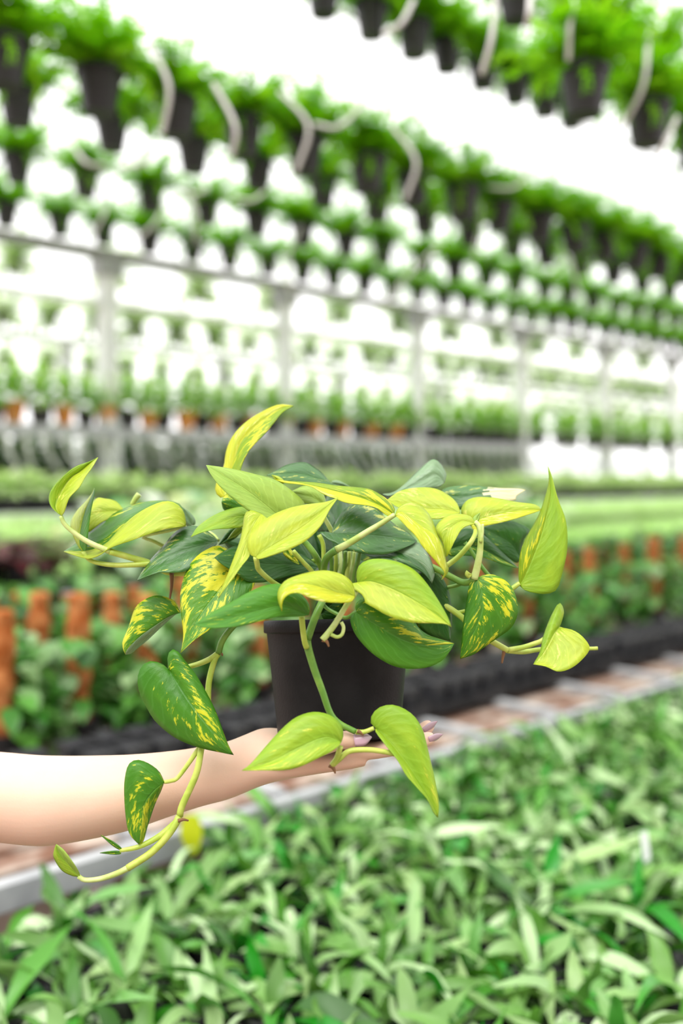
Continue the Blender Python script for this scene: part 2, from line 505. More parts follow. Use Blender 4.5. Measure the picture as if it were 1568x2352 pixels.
# ------------------------------------------------------------------ the held pothos: leaf blades traced from their outlines, each with its own distance, curvature and thickness
C1, C2, C3, C4, C5, C6, C7 = (80, 900, .31888), (450, 900, .31888), (850, 1000, .35077), (250, 1300, .35077), (600, 1250, .31888), (0, 1600, .38265), (500, 1550, .38265)
POT_BASE = P(779, 1688, D0 + .002)
pothos = tag(empty('potted_pothos', POT_BASE), 'golden pothos with lime and flecked trailing leaves in a black pot on a hand', 'houseplant')
def cpx(c, p): return Vector((c[0] + p[0] * c[2], c[1] + p[1] * c[2], p[2] if len(p) > 2 else 0))
def leaf(crop, base, A, M, B, tip, db=0, dt=0, ea=0, eb=0, mats='lime', sag=0, bulge=.35, vsplit=None, lag=1.15):
    """A, B: the two edges, M: the midrib (pixels of a crop); db/dt: distance of base and tip, ea/eb: of the edges, in cm from the pot's middle"""
    ns, J = 26, 6
    def curve(pts, tt):
        cc = catmull([cpx(crop, p) for p in pts], 60)
        return resample(cc, tt)
    ts = [i / ns for i in range(ns + 1)]
    ca = curve([base] + A + [tip], ts)
    cb = curve([base] + B + [tip], ts)
    cm = curve([base] + M + [tip], [t ** lag for t in ts])
    bm = bmesh.new()
    uvl = bm.loops.layers.uv.new('UVMap')
    rows = []
    uvs = {}
    ph = R.random() * 6
    for i, t in enumerate(ts):
        dm = db + (dt - db) * t ** lag + sag * 4 * t * (1 - t)
        env = math.sin(math.pi * min(1, t * 1.0)) ** .55 if 0 < t < 1 else 0
        row = []
        for j in range(-J, J + 1):
            u = j / J
            e = cb[i] if u > 0 else ca[i]
            de = eb if u > 0 else ea
            a = abs(u)
            px = cm[i].lerp(e, a)
            dd = dm + env * (de * a ** 1.3 - bulge * 4 * a * (1 - a) * .5) + env * .10 * math.sin(ph + 5 * t + u * 3) * a
            if i in (0, ns) and j != -J:
                row.append(row[0])
                continue
            v = bm.verts.new(P(px.x, px.y, D0 + dd / 100) - POT_BASE)
            uvs[v] = None
            row.append(v)
        rows.append(row)
    mats = mats.split('/')
    for i in range(ns):
        for j in range(2 * J):
            a, b, c, d = rows[i][j], rows[i][j + 1], rows[i + 1][j + 1], rows[i + 1][j]
            crn = [(a, j, i), (b, j + 1, i), (c, j + 1, i + 1), (d, j, i + 1)]
            vs = []
            for v, jj, ii in crn:
                if not vs or all(v is not x[0] for x in vs): vs.append((v, jj, ii))
            if len(vs) < 3: continue
            try: f = bm.faces.new([x[0] for x in vs])
            except ValueError: continue
            for lp, x in zip(f.loops, vs): lp[uvl].uv = (x[1] / (2 * J), x[2] / ns)
            if len(mats) > 1:
                if vsplit: f.material_index = 1 if i / ns > vsplit + .06 * math.sin(j * 1.7) else 0
                else: f.material_index = 1 if j >= J else 0
    o = link_mesh('leaf', bm, [PM[m] for m in mats], pothos)
    s = o.modifiers.new('thickness', 'SOLIDIFY')
    s.thickness = .0005
    s.offset = 0
    o['label'] = WORDS[mats[0]]
    return o
def oval(crop, base, tip, wa, wb, db, dt, ea=0, eb=0, mats='dark', sag=0, bend=0):
    """a leaf described only by base, tip and the widths of its halves"""
    b, t = Vector(base), Vector(tip)
    ax = t - b
    nn = Vector((ax.y, -ax.x)).normalized()
    prof = [(-.05, .45), (.04, .8), (.2, 1), (.4, .94), (.6, .72), (.8, .38), (.93, .13)]
    bd = lambda k: nn * bend * 4 * max(0, k) * (1 - max(0, k))
    A = [tuple(b + ax * k + nn * wa * w + bd(k)) for k, w in prof]
    B = [tuple(b + ax * k - nn * wb * w + bd(k)) for k, w in prof]
    M = [tuple(b + ax * k + bd(k)) for k in (.25, .5, .75)]
    return leaf(crop, base, A, M, B, tip, db, dt, ea, eb, mats, sag)
def stem(crop, pts, r0, r1=None, dep=None, mat=None, name='vine', label=None):
    """pts: pixels of a crop, r in mm, dep: distances in cm (interpolated along the points)"""
    n = len(pts)
    dep = dep or [0, 0]
    w = []
    for i, p in enumerate(pts):
        t = i / (n - 1) * (len(dep) - 1)
        k = min(int(t), len(dep) - 2)
        d = dep[k] + (dep[k + 1] - dep[k]) * (t - k)
        q = cpx(crop, p)
        w.append(P(q.x, q.y, D0 + d / 100) - POT_BASE)
    bm = bmesh.new()
    add_tube(bm, w, r0 / 1000, (r1 if r1 else r0) / 1000, 10)
    o = link_mesh(name, bm, mat or M_STEM, pothos)
    if label: o['label'] = label
    return o

# pot and soil
TILT = Matrix.Rotation(math.radians(-8.5), 4, 'X') @ Matrix.Rotation(math.radians(-1), 4, 'Y')
bm = bmesh.new()
r0, r1, H = .0600, .0700, .1115
prof = [(0, 0.002), (r0 - .008, .002), (r0 - .006, 0), (r0 - .001, 0), (r0, .002), (r0 + .0002, .004)]
for k in range(1, 9): prof.append((r0 + (r1 - r0) * k / 8, .004 + (H - .017) * k / 8))
prof += [(r1 + .0002, H - .0125), (r1 + .0022, H - .012), (r1 + .003, H - .011), (r1 + .0032, H - .0015), (r1 + .0024, H - .0003), (r1 + .001, H), (r1 - .001, H - .001), (r1 - .0025, H - .012), (r1 - .006, H * .5), (r0 - .004, .006), (0, .006)]
add_lathe(bm, prof, 72, TILT)
link_mesh('pot', bm, M_POT, pothos)
bm = bmesh.new()
add_lathe(bm, [(0, H - .010), (.03, H - .009), (.055, H - .011), (r1 - .0035, H - .014)], 40, TILT)
link_mesh('soil', bm, M_SOIL, pothos)

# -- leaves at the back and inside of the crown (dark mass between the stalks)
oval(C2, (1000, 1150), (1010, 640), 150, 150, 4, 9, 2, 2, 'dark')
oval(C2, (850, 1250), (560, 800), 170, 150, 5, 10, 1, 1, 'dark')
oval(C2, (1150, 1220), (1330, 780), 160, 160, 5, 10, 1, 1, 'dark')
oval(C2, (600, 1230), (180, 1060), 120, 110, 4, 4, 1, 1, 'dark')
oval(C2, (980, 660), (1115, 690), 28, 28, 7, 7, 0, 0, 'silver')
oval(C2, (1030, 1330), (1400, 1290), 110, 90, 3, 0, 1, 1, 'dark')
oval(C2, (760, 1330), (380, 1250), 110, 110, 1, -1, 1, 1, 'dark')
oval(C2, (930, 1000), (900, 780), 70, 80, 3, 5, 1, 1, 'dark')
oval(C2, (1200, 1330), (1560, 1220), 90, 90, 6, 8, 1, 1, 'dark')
oval(C2, (640, 1140), (745, 1245), 34, 30, -2, -3, 0, 0, 'vary')
oval(C2, (300, 990), (160, 1105), 40, 34, 2, 2, 0, 0, 'dark')
oval(C2, (330, 985), (225, 1065), 22, 26, 0, 0, 0, 0, 'pale')
oval(C2, (900, 1230), (770, 1235), 36, 30, 3, 1, 0, 0, 'limed')
oval(C5, (430, 500), (620, 330), 90, 90, -1, -3, 0, 0, 'dark')
# white label stick glimpsed between the stalks is left to the pot's own parts below

# -- upper left shoot
leaf(C1, (190, 895), [(120, 830), (100, 765), (128, 690), (205, 605), (290, 540), (400, 500)], [(152, 845), (158, 790), (205, 690), (262, 615), (325, 575), (400, 510)],
     [(212, 865), (248, 765), (318, 690), (368, 605), (412, 545)], (455, 472), -2, 0, -.5, -2.2, 'limed/lime', .8)
leaf(C1, (350, 1150), [(310, 1110), (268, 1010), (258, 940), (300, 860), (365, 790), (410, 735)], [(322, 1090), (330, 990), (362, 860), (398, 775), (422, 720)],
     [(372, 1130), (384, 1010), (404, 860), (426, 750)], (430, 690), -1, 1, 2, -1.0, 'lime/green', 0)
leaf(C1, (650, 860), [(585, 790), (505, 770), (430, 780)], [(520, 862), (450, 868), (390, 880)], [(600, 900), (500, 930), (430, 980), (380, 1010)], (330, 950), 4, 3, 1, -1, 'lime', 0)
leaf(C1, (1085, 968), [(1078, 870), (1050, 815), (1000, 791), (915, 783), (800, 790), (690, 822), (590, 865), (500, 920), (410, 990), (300, 1090)],
     [(1086, 925), (1062, 850), (1000, 797), (920, 792), (810, 835), (700, 905), (600, 1000), (510, 1095), (400, 1140), (300, 1150)],
     [(1030, 975), (920, 995), (800, 1032), (700, 1070), (600, 1102), (530, 1132), (465, 1178), (385, 1203), (300, 1182)], (208, 1150), -1, 0, 4, -2, 'varm/lime', 0, .3)
oval(C1, (1130, 960), (1060, 830), 40, 40, 4, 4, 0, 0, 'silver')
leaf(C1, (1318, 1072), [(1290, 1040), (1215, 985), (1130, 965), (1050, 985), (985, 1035), (930, 1105), (850, 1190), (795, 1262), (760, 1315)],
     [(1190, 1110), (1040, 1150), (915, 1205), (830, 1270)], [(1300, 1110), (1210, 1160), (1140, 1240), (1085, 1290), (1000, 1302), (900, 1302), (820, 1325)], (738, 1358), 0, -3, 1.6, -1.6, 'gloss', -.5)
leaf(C1, (1560, 905), [(1505, 832), (1400, 846), (1290, 890), (1180, 965)], [(1470, 895), (1360, 930), (1240, 985)], [(1510, 968), (1400, 985), (1300, 990), (1200, 1014)], (1124, 1045), -1, -3, 1.4, -1, 'limed', 0)
leaf(C1, (1530, 850), [(1460, 775), (1400, 738), (1358, 760)], [(1480, 830), (1420, 810), (1370, 800)], [(1480, 850), (1400, 866), (1358, 845)], (1344, 795), 2, 1, .5, .5, 'varm', 0)
# -- top leaves
leaf(C2, (215, 752), [(180, 765), (140, 722), (147, 655), (200, 535), (216, 430), (260, 325), (350, 225), (480, 140), (600, 92)],
     [(228, 680), (252, 580), (284, 470), (335, 350), (450, 225), (600, 122)], [(245, 745), (292, 660), (322, 560), (350, 478), (402, 398), (470, 328), (545, 245), (622, 150)], (704, 101), 2, 6, .6, -1.2, 'gold/olive', .5)
leaf(C2, (650, 925), [(740, 900), (790, 845), (770, 785), (718, 735), (640, 676), (560, 630), (450, 600), (330, 570), (200, 545)],
     [(575, 878), (480, 800), (350, 700), (200, 605)], [(580, 925), (500, 917), (430, 882), (360, 845), (280, 780), (180, 690), (110, 600)], (73, 528), -3, -4, 1.6, -1.4, 'pale', -.5)
leaf(C2, (940, 830), [(925, 755), (890, 702), (830, 675), (768, 680), (710, 706)], [(850, 765), (770, 742), (710, 730)], [(880, 815), (800, 808), (730, 790)], (650, 730), 1, 0, .8, -.6, 'pale', 0)
leaf(C2, (995, 672), [(965, 650), (910, 588), (850, 543), (790, 510), (715, 512), (640, 532), (570, 570)], [(890, 628), (750, 590), (620, 590)], [(960, 668), (870, 657), (750, 652), (630, 645), (575, 615)], (508, 602), 4, 1, 1.5, -1, 'gloss', 0)
leaf(C2, (610, 665), [(575, 650), (560, 620)], [(580, 630), (560, 612)], [(640, 650), (600, 612)], (545, 598), 0, 0, 0, 0, 'lime', 0)
leaf(C2, (1425, 885), [(1432, 850), (1400, 795), (1330, 742), (1240, 699), (1120, 684), (1000, 674), (870, 655), (750, 647), (650, 645)], [(1340, 830), (1220, 775), (1080, 735), (920, 695), (750, 657)],
     [(1400, 902), (1365, 885), (1290, 832), (1200, 814), (1085, 800), (1000, 768), (920, 738), (830, 683), (730, 664), (640, 655)], (565, 630), -3, 0, 1, -1.4, 'olive/gold', -.5)
# -- centre, left
leaf(C2, (425, 1192), [(385, 1165), (366, 1090), (398, 1012), (470, 940), (560, 882), (680, 835), (800, 811), (920, 796), (985, 778)], [(500, 1140), (620, 1070), (760, 980), (890, 880), (965, 810)],
     [(450, 1207), (560, 1175), (680, 1132), (780, 1080), (850, 1022), (910, 950), (952, 868), (985, 815)], (1023, 762), -9, -7, 1.0, -1.0, 'lime', -.4)
leaf(C2, (470, 880), [(385, 850), (350, 890), (334, 990), (312, 1085), (270, 1200), (222, 1330), (180, 1432)], [(420, 950), (365, 1080), (318, 1200), (240, 1345)],
     [(520, 925), (450, 990), (400, 1080), (385, 1180), (330, 1252), (265, 1345), (200, 1430)], (163, 1485), -5, -9, .8, -1.4, 'lime', -.4)
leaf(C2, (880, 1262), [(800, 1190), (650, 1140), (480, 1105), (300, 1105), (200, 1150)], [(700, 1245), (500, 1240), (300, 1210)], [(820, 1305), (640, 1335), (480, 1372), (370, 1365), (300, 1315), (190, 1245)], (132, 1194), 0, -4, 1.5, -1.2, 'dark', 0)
leaf(C4, (900, 20), [(830, -70), (724, -133), (633, -104), (561, -49), (506, 32), (475, 133), (466, 220), (475, 330), (487, 440), (482, 510)], [(800, 75), (700, 190), (600, 320), (520, 460)],
     [(962, 60), (945, 140), (870, 250), (760, 360), (640, 430), (555, 490)], (470, 568), -2, -6, 1.2, -.8, 'vary/var', -.6)
leaf(C4, (1308, 322), [(1318, 290), (1300, 230), (1230, 160), (1130, 118), (1010, 130), (900, 180), (800, 238), (700, 288), (610, 345)], [(1150, 262), (950, 300), (750, 352)],
     [(1260, 330), (1100, 337), (980, 365), (850, 395), (720, 408), (620, 403)], (550, 384), -10, -15, 1.0, -1.0, 'green', 0)
# -- centre, right
leaf(C2, (980, 1020), [(985, 985), (1010, 930), (1055, 862), (1110, 820), (1190, 811), (1280, 840), (1350, 890), (1440, 960), (1530, 1015)], [(1100, 1025), (1250, 1032), (1400, 1046), (1500, 1062)],
     [(920, 1008), (886, 1003), (928, 1050), (1000, 1090), (1080, 1130), (1200, 1165), (1350, 1173), (1450, 1146), (1545, 1105)], (1592, 1076), -2, -1, 2.2, -1.6, 'gloss', -.6)
leaf(C3, (-60, 760), [(100, 680), (220, 690), (310, 700), (370, 768), (410, 850), (420, 915)], [(100, 750), (250, 790), (340, 850), (388, 920)], [(0, 798), (100, 802), (190, 824), (270, 866), (335, 895), (380, 938)], (402, 972), 0, -3, 1.4, -1, 'silver/gloss', -.6)
leaf(C3, (163, 527), [(185, 472), (250, 437), (312, 450), (372, 500), (412, 570), (440, 655), (478, 735), (496, 830), (512, 890)], [(200, 500), (260, 540), (340, 600), (420, 655), (462, 720), (482, 800), (494, 880)],
     [(185, 545), (240, 602), (300, 662), (350, 738), (400, 792), (450, 850), (490, 908)], (466, 946), -6, -8, 1.8, -1.4, 'lime/gold', -.5)
leaf(C3, (590, 508), [(565, 440), (500, 384), (430, 351), (350, 341), (250, 350), (180, 372)], [(480, 485), (360, 480), (240, 460)], [(520, 535), (440, 548), (360, 540), (250, 500), (170, 465)], (108, 425), -1, 1, 1.4, -1, 'lime', 0)
leaf(C3, (485, 310), [(497, 255), (462, 190), (415, 156), (360, 190), (290, 255), (220, 325), (150, 374)], [(430, 255), (350, 295), (250, 345), (160, 383)], [(440, 342), (350, 350), (250, 352), (170, 380), (120, 396)], (80, 385), 6, 5, 1, -.8, 'silver', 0)
leaf(C3, (460, 390), [(480, 350), (560, 333), (690, 329), (770, 340), (870, 347), (960, 349)], [(600, 400), (740, 375), (880, 362)], [(540, 480), (620, 480), (700, 440), (800, 428), (945, 428), (955, 400)], (1017, 357), 5, 5, 1, -.6, 'gloss/cream', 0, vsplit=.56)
leaf(C3, (660, 595), [(615, 550), (594, 495), (618, 440), (670, 410), (750, 404), (850, 415), (950, 435), (1085, 455)], [(720, 550), (850, 515), (1000, 492)], [(692, 632), (740, 597), (830, 577), (930, 552), (1060, 510)], (1120, 490), 0, 1, 1.2, -1, 'lime/gold', -.4)
leaf(C3, (692, 578), [(650, 528), (560, 514), (490, 535), (442, 580), (424, 625), (450, 668), (480, 725)], [(600, 562), (530, 602), (490, 665), (486, 740)], [(650, 588), (600, 615), (558, 682), (528, 742), (505, 788)], (489, 798), -4, -6, .8, -1.2, 'lime', -.6)
oval(C3, (690, 565), (718, 508), 26, 14, -4, -3, 0, 0, 'pale')
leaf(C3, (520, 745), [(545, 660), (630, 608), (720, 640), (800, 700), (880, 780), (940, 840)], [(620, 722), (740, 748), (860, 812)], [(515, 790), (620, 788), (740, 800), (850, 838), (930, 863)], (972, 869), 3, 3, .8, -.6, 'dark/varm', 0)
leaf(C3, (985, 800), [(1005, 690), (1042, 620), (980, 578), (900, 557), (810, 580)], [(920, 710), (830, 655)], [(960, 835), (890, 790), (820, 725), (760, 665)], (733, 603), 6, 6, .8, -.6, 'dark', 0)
leaf(C3, (978, 985), [(970, 900), (980, 780), (1010, 690), (1060, 600), (1112, 500), (1150, 382), (1170, 290)], [(1008, 930), (1068, 790), (1120, 650), (1160, 500), (1182, 370)],
     [(990, 1004), (1060, 1030), (1160, 1038), (1222, 1008), (1252, 920), (1285, 780), (1291, 650), (1276, 540), (1242, 450), (1216, 370), (1190, 270)], (1163, 203), -1, 1, .8, -.8, 'olive/limed', -.6)
leaf(C3, (702, 932), [(655, 965), (636, 1050), (620, 1150), (606, 1250), (598, 1350)], [(728, 1010), (735, 1120), (700, 1240), (645, 1350)],
     [(740, 915), (800, 911), (870, 940), (930, 1000), (961, 1090), (962, 1180), (920, 1262), (840, 1322), (770, 1370), (680, 1432)], (588, 1464), -4, -5, .7, .7, 'varm/var', -.6)
leaf(C3, (1240, 1252), [(1256, 1205), (1267, 1150), (1240, 1096), (1200, 1150), (1160, 1240), (1130, 1325), (1112, 1415)], [(1200, 1300), (1150, 1395), (1112, 1455)],
     [(1265, 1262), (1330, 1277), (1392, 1320), (1437, 1388), (1402, 1452), (1320, 1522), (1230, 1547), (1150, 1514)], (1067, 1500), -1, -3, 1.2, -1.6, 'limed/lime', -.5)
leaf(C5, (690, 275), [(684, 225), (700, 160), (750, 120), (830, 105), (930, 115), (1040, 150), (1130, 212), (1220, 322), (1290, 432), (1340, 522)], [(800, 270), (950, 325), (1100, 405), (1240, 495)],
     [(650, 285), (640, 305), (735, 372), (742, 418), (800, 452), (900, 510), (1000, 546), (1100, 566), (1250, 570), (1330, 576)], (1368, 596), -8, -11, .9, -.9, 'limed/lime', -.6)
leaf(C5, (676, 374), [(660, 290), (610, 235), (540, 204), (450, 189), (360, 200), (260, 225), (170, 265), (122, 332), (120, 405)], [(560, 352), (430, 312), (300, 285), (195, 305), (136, 375)],
     [(640, 418), (520, 421), (430, 411), (350, 386), (270, 352), (195, 362), (152, 412)], (148, 482), -10, -13, 1.2, -1.2, 'lime/gold', -.5)
leaf(C5, (682, 490), [(676, 450), (692, 415), (745, 388), (850, 420), (1000, 500), (1110, 582), (1170, 650), (1280, 682)], [(800, 565), (950, 655), (1100, 715), (1260, 728)],
     [(650, 505), (638, 535), (650, 592), (690, 670), (780, 770), (880, 842), (980, 886), (1090, 898), (1200, 886), (1300, 840), (1358, 770)], (1388, 716), -8, -7.5, .8, -.6, 'varm/green', -.5)
leaf(C5, (1190, 170), [(1270, 200), (1330, 290), (1362, 400), (1372, 560)], [(1230, 330), (1280, 480), (1320, 600)], [(1090, 250), (1060, 420), (1120, 580), (1200, 650), (1300, 684)], (1360, 697), -1, -2, .5, .5, 'dark', 0)
# -- hanging leaves
leaf(C4, (468, 305), [(440, 240), (390, 208), (300, 194), (210, 235), (165, 290), (130, 400), (88, 505)], [(400, 328), (300, 392), (200, 465), (120, 545)], [(430, 322), (350, 392), (260, 478), (190, 536), (145, 572)], (108, 580), -1, -2, .6, 1.4, 'var/silver', -.4)
leaf(C4, (388, 676), [(350, 642), (280, 622), (220, 650), (190, 720), (195, 812), (240, 912), (300, 1012), (400, 1102), (500, 1157), (620, 1197), (740, 1222)], [(440, 755), (520, 875), (600, 985), (700, 1110)],
     [(386, 630), (386, 585), (412, 546), (452, 560), (500, 622), (570, 712), (640, 832), (700, 952), (750, 1092), (790, 1192)], (818, 1238), -5, -8, .8, .6, 'varm/var', -.5)
leaf(C6, (985, 512), [(955, 450), (890, 400), (820, 379), (770, 410), (748, 500), (746, 600), (755, 720), (775, 820)], [(920, 570), (865, 650), (852, 740), (842, 830)], [(968, 560), (930, 645), (890, 762), (860, 865)], (833, 888), -7, -8, .6, 1.4, 'var/vary', -.4)
leaf(C7, (742, 402), [(752, 370), (745, 310), (700, 258), (640, 230), (560, 224), (470, 255), (400, 310), (330, 382), (260, 462), (195, 538)], [(640, 375), (480, 440), (320, 520)],
     [(728, 425), (680, 462), (600, 502), (500, 550), (400, 573), (260, 574)], (145, 574), -11.5, -13, 1.0, -1.0, 'limed', -.4)
leaf(C7, (945, 316), [(920, 295), (922, 245), (968, 196), (1040, 179), (1112, 200), (1182, 252), (1230, 332), (1256, 430), (1282, 540), (1306, 650), (1326, 770)], [(1000, 365), (1070, 450), (1140, 540), (1220, 660), (1285, 770)],
     [(945, 340), (1008, 425), (1078, 512), (1130, 602), (1200, 682), (1260, 752), (1292, 822)], (1320, 858), -9, -11, .6, -1.2, 'limed', -.4)
leaf(C6, (480, 1082), [(430, 1074), (368, 1040), (323, 965), (326, 920)], [(430, 1030), (375, 965), (345, 920)], [(472, 1050), (432, 985), (388, 925), (360, 900)], (338, 886), -8, -8, .5, -.6, 'limed/pale', 0)
oval(C6, (722, 912), (604, 830), 12, 10, -8, -8, 0, 0, 'varm')
oval(C6, (722, 938), (598, 938), 10, 12, -8, -8, 0, 0, 'varm')

# -- vines, petioles, aerial roots
stem(C1, [(188, 893), (212, 950), (280, 1012), (385, 1082), (545, 1152)], 2.0, 2.8, [-2, -2], M_STEMP)
stem(C1, [(540, 1150), (690, 1193), (830, 1235), (960, 1300), (1100, 1308), (1250, 1330), (1500, 1400)], 3.2, 3.0, [-2, -1, 0, 0], M_STEM)
stem(C1, [(350, 1150), (372, 1192), (430, 1226), (550, 1246), (700, 1246), (840, 1236)], 2.0, 2.9, [-1, -1.5], M_STEM)
stem(C1, [(1088, 968), (960, 1000), (780, 1040), (860, 1075), (935, 1112), (1100, 1180), (1400, 1300)], 1.6, 2.6, [1, 1.5, 2, 2], M_STEMP, 'petiole')
stem(C1, [(1320, 1070), (1290, 1035), (1245, 1008)], 1.6, 1.8, [1, 2.5], M_STEMP, 'petiole')
stem(C1, [(700, 815), (725, 770), (750, 738)], 2.6, 3.2, [5, 5], M_STEMP, label='pale new shoot tip')
stem(C1, [(985, 1305), (984, 1400), (968, 1512)], 2.2, .8, [-1, -1], M_ROOT, 'aerial_root', 'brown aerial root')
stem(C4, [(960, 200), (880, 330), (800, 410), (742, 490), (716, 572)], 2.6, 3.2, [-3, -3], M_STEMD)
stem(C4, [(716, 572), (660, 610), (590, 640), (520, 660), (400, 690)], 2.9, 2.0, [-3, -3, -3], M_STEM, 'petiole')
stem(C4, [(716, 575), (690, 620), (655, 760), (648, 900), (640, 1060), (606, 1190), (572, 1360), (480, 1568), (464, 1638)], 2.9, 3.2, [-3, -3, -4, -6, -7, -7], M_STEM)
stem(C4, [(716, 570), (740, 575), (742, 590)], 1.8, .6, [-3, -3], M_ROOT, 'aerial_root', 'brown aerial root')
stem(C6, [(1075, 720), (1055, 760), (1000, 842), (900, 942), (765, 1030)], 3.4, 3.2, [-7, -8], M_STEM)
stem(C6, [(770, 1028), (700, 1062), (600, 1094), (510, 1101), (470, 1078)], 2.9, 2.0, [-8, -8], M_STEMP)
stem(C6, [(1062, 752), (950, 842), (830, 902), (718, 925)], 3.4, 1.8, [-7, -8], M_STEM)
stem(C6, [(1200, 300), (1130, 402), (1065, 488), (1030, 505), (985, 513)], 2.4, 1.8, [-6, -7], M_STEM, 'petiole')
stem(C6, [(1068, 745), (1100, 738), (1130, 744)], 1.8, .8, [-7.5, -7], M_ROOT, 'aerial_root', 'brown aerial root')
stem(C5, [(520, 250), (460, 380), (430, 430), (375, 560), (330, 690)], 3.0, 3.6, [-3, -7, -8.4, -8.4], M_STEMD)
stem(C5, [(328, 690), (340, 760), (385, 910), (440, 1060), (495, 1215), (560, 1290), (680, 1352)], 3.7, 2.6, [-8.4, -8.6, -8.8], M_STEMD)
stem(C5, [(680, 1352), (740, 1352), (810, 1325)], 2.4, 2.0, [-8.8, -9], M_STEM, 'petiole')
stem(C5, [(690, 1345), (718, 1358), (735, 1375)], 2.0, 1.0, [-9, -9], M_ROOT, 'aerial_root', 'brown aerial root')
stem(C5, [(290, 520), (300, 620), (312, 700), (326, 745)], 2.6, 2.6, [-9.6, -8.8], M_STEM, 'petiole')
stem(C7, [(735, 430), (715, 500), (680, 548), (730, 505), (790, 458), (900, 450), (1000, 462), (1060, 475)], 2.6, 2.3, [-11, -10.5, -10.5, -10], M_STEM, 'petiole')
stem(C7, [(672, 540), (692, 558), (706, 592)], 2.6, .7, [-10.6, -10.6], M_ROOT, 'aerial_root', 'brown aerial root')
stem(C5, [(690, 335), (655, 385), (600, 460), (540, 560), (490, 630), (440, 690)], 2.2, 3.0, [-8.5, -9.5, -10], M_STEMP, 'petiole')
stem(C5, [(440, 686), (470, 700), (486, 738)], 2.2, .7, [-10, -10], M_ROOT, 'aerial_root', 'brown aerial root')
stem(C5, [(500, 650), (545, 668), (580, 650), (592, 600), (575, 560)], 1.7, 1.6, [-10, -9.8], M_STEMP)
stem(C5, [(420, 400), (470, 460), (540, 500), (610, 530), (680, 490)], 1.7, 1.8, [-6, -8], M_STEMD, 'petiole')
stem(C2, [(430, 1190), (440, 1240), (452, 1280), (520, 1345), (600, 1400), (760, 1480)], 2.4, 2.4, [-9, -8, -5], M_STEM, 'petiole')
stem(C2, [(1430, 885), (1330, 950), (1230, 1010), (1110, 1085), (1010, 1138)], 2.2, 3.4, [-6, -5], M_STEMP, 'petiole')
stem(C2, [(1012, 1136), (945, 1190), (920, 1275), (930, 1400)], 3.5, 3.0, [-5, -4, -2], M_STEMD)
stem(C2, [(760, 1060), (800, 1100), (860, 1180), (905, 1275), (930, 1400)], 2.8, 3.2, [-3, -3, -1], M_STEMD, 'petiole')
stem(C2, [(885, 1030), (915, 1100), (920, 1230), (935, 1400)], 2.2, 2.2, [-1, -1], M_STEM, 'petiole')
stem(C2, [(920, 900), (960, 970), (985, 1020)], 2.2, 2.4, [0, 0], M_STEMP, 'petiole')
stem(C2, [(700, 1145), (770, 1225), (835, 1295), (900, 1400)], 2.0, 2.4, [-3, -2], M_STEM, 'petiole')
for i, (xa, xb) in enumerate([(965, 975), (1005, 1000), (1040, 1030), (1075, 1060), (1105, 1085), (1140, 1110), (1180, 1140)]):
    stem(C2, [(xa, 1150), ((xa + xb) / 2 + 6, 1230), (xb, 1320), (xb, 1420)], 2.0, 2.2, [0 + i % 3, i % 2], [M_STEMD, M_STEM, M_STEMP][i % 3], 'petiole')
stem(C3, [(330, 830), (420, 868), (520, 922), (600, 962), (650, 960), (685, 935)], 3.0, 3.4, [-1, -2.5, -4], M_STEMD)
stem(C3, [(680, 940), (700, 860), (718, 760), (722, 660), (712, 600), (685, 565)], 3.6, 2.4, [-4, -4.4, -4], M_STEMP, 'petiole')
stem(C3, [(736, 580), (734, 640), (722, 700)], 1.2, 1.6, [-4.5, -4.6], M_STEMP)
stem(C3, [(500, 855), (580, 792), (650, 712), (685, 650), (690, 610)], 2.6, 2.2, [-2, -2, 0], M_STEM, 'petiole')
stem(C3, [(648, 898), (640, 910), (655, 925)], 3.4, 2.6, [-4, -4], M_STEM, 'bud', 'small green bud')
stem(C3, [(510, 995), (560, 985), (610, 965)], 1.8, 2.0, [0, -2], M_STEMD, 'petiole')
stem(C3, [(890, 1030), (930, 1002), (978, 968)], 2.6, 2.2, [-1, -1], M_STEM, 'petiole')
stem(C3, [(620, 700), (760, 900), (890, 1030)], 2.0, 2.2, [1, 0], M_STEMD, 'petiole')
stem(C3, [(440, 1090), (530, 1140), (610, 1200), (700, 1290), (790, 1345), (900, 1408)], 3.0, 3.0, [-1, -2, -2], M_STEM)
stem(C3, [(525, 1142), (570, 1158), (620, 1150)], 1.8, 1.8, [-1.5, -1.5], M_STEM)
stem(C3, [(900, 1406), (1000, 1388), (1080, 1362), (1130, 1340), (1235, 1255)], 2.7, 2.2, [-2, -1.5, -1], M_STEM, 'petiole')
stem(C3, [(900, 1410), (1000, 1418), (1110, 1402), (1250, 1395), (1440, 1396), (1488, 1394)], 2.6, 1.8, [-2, 0, 1, 1], M_STEM)
stem(C3, [(878, 1408), (868, 1450), (862, 1492)], 2.0, .8, [-2, -2], M_ROOT, 'aerial_root', 'brown aerial root')

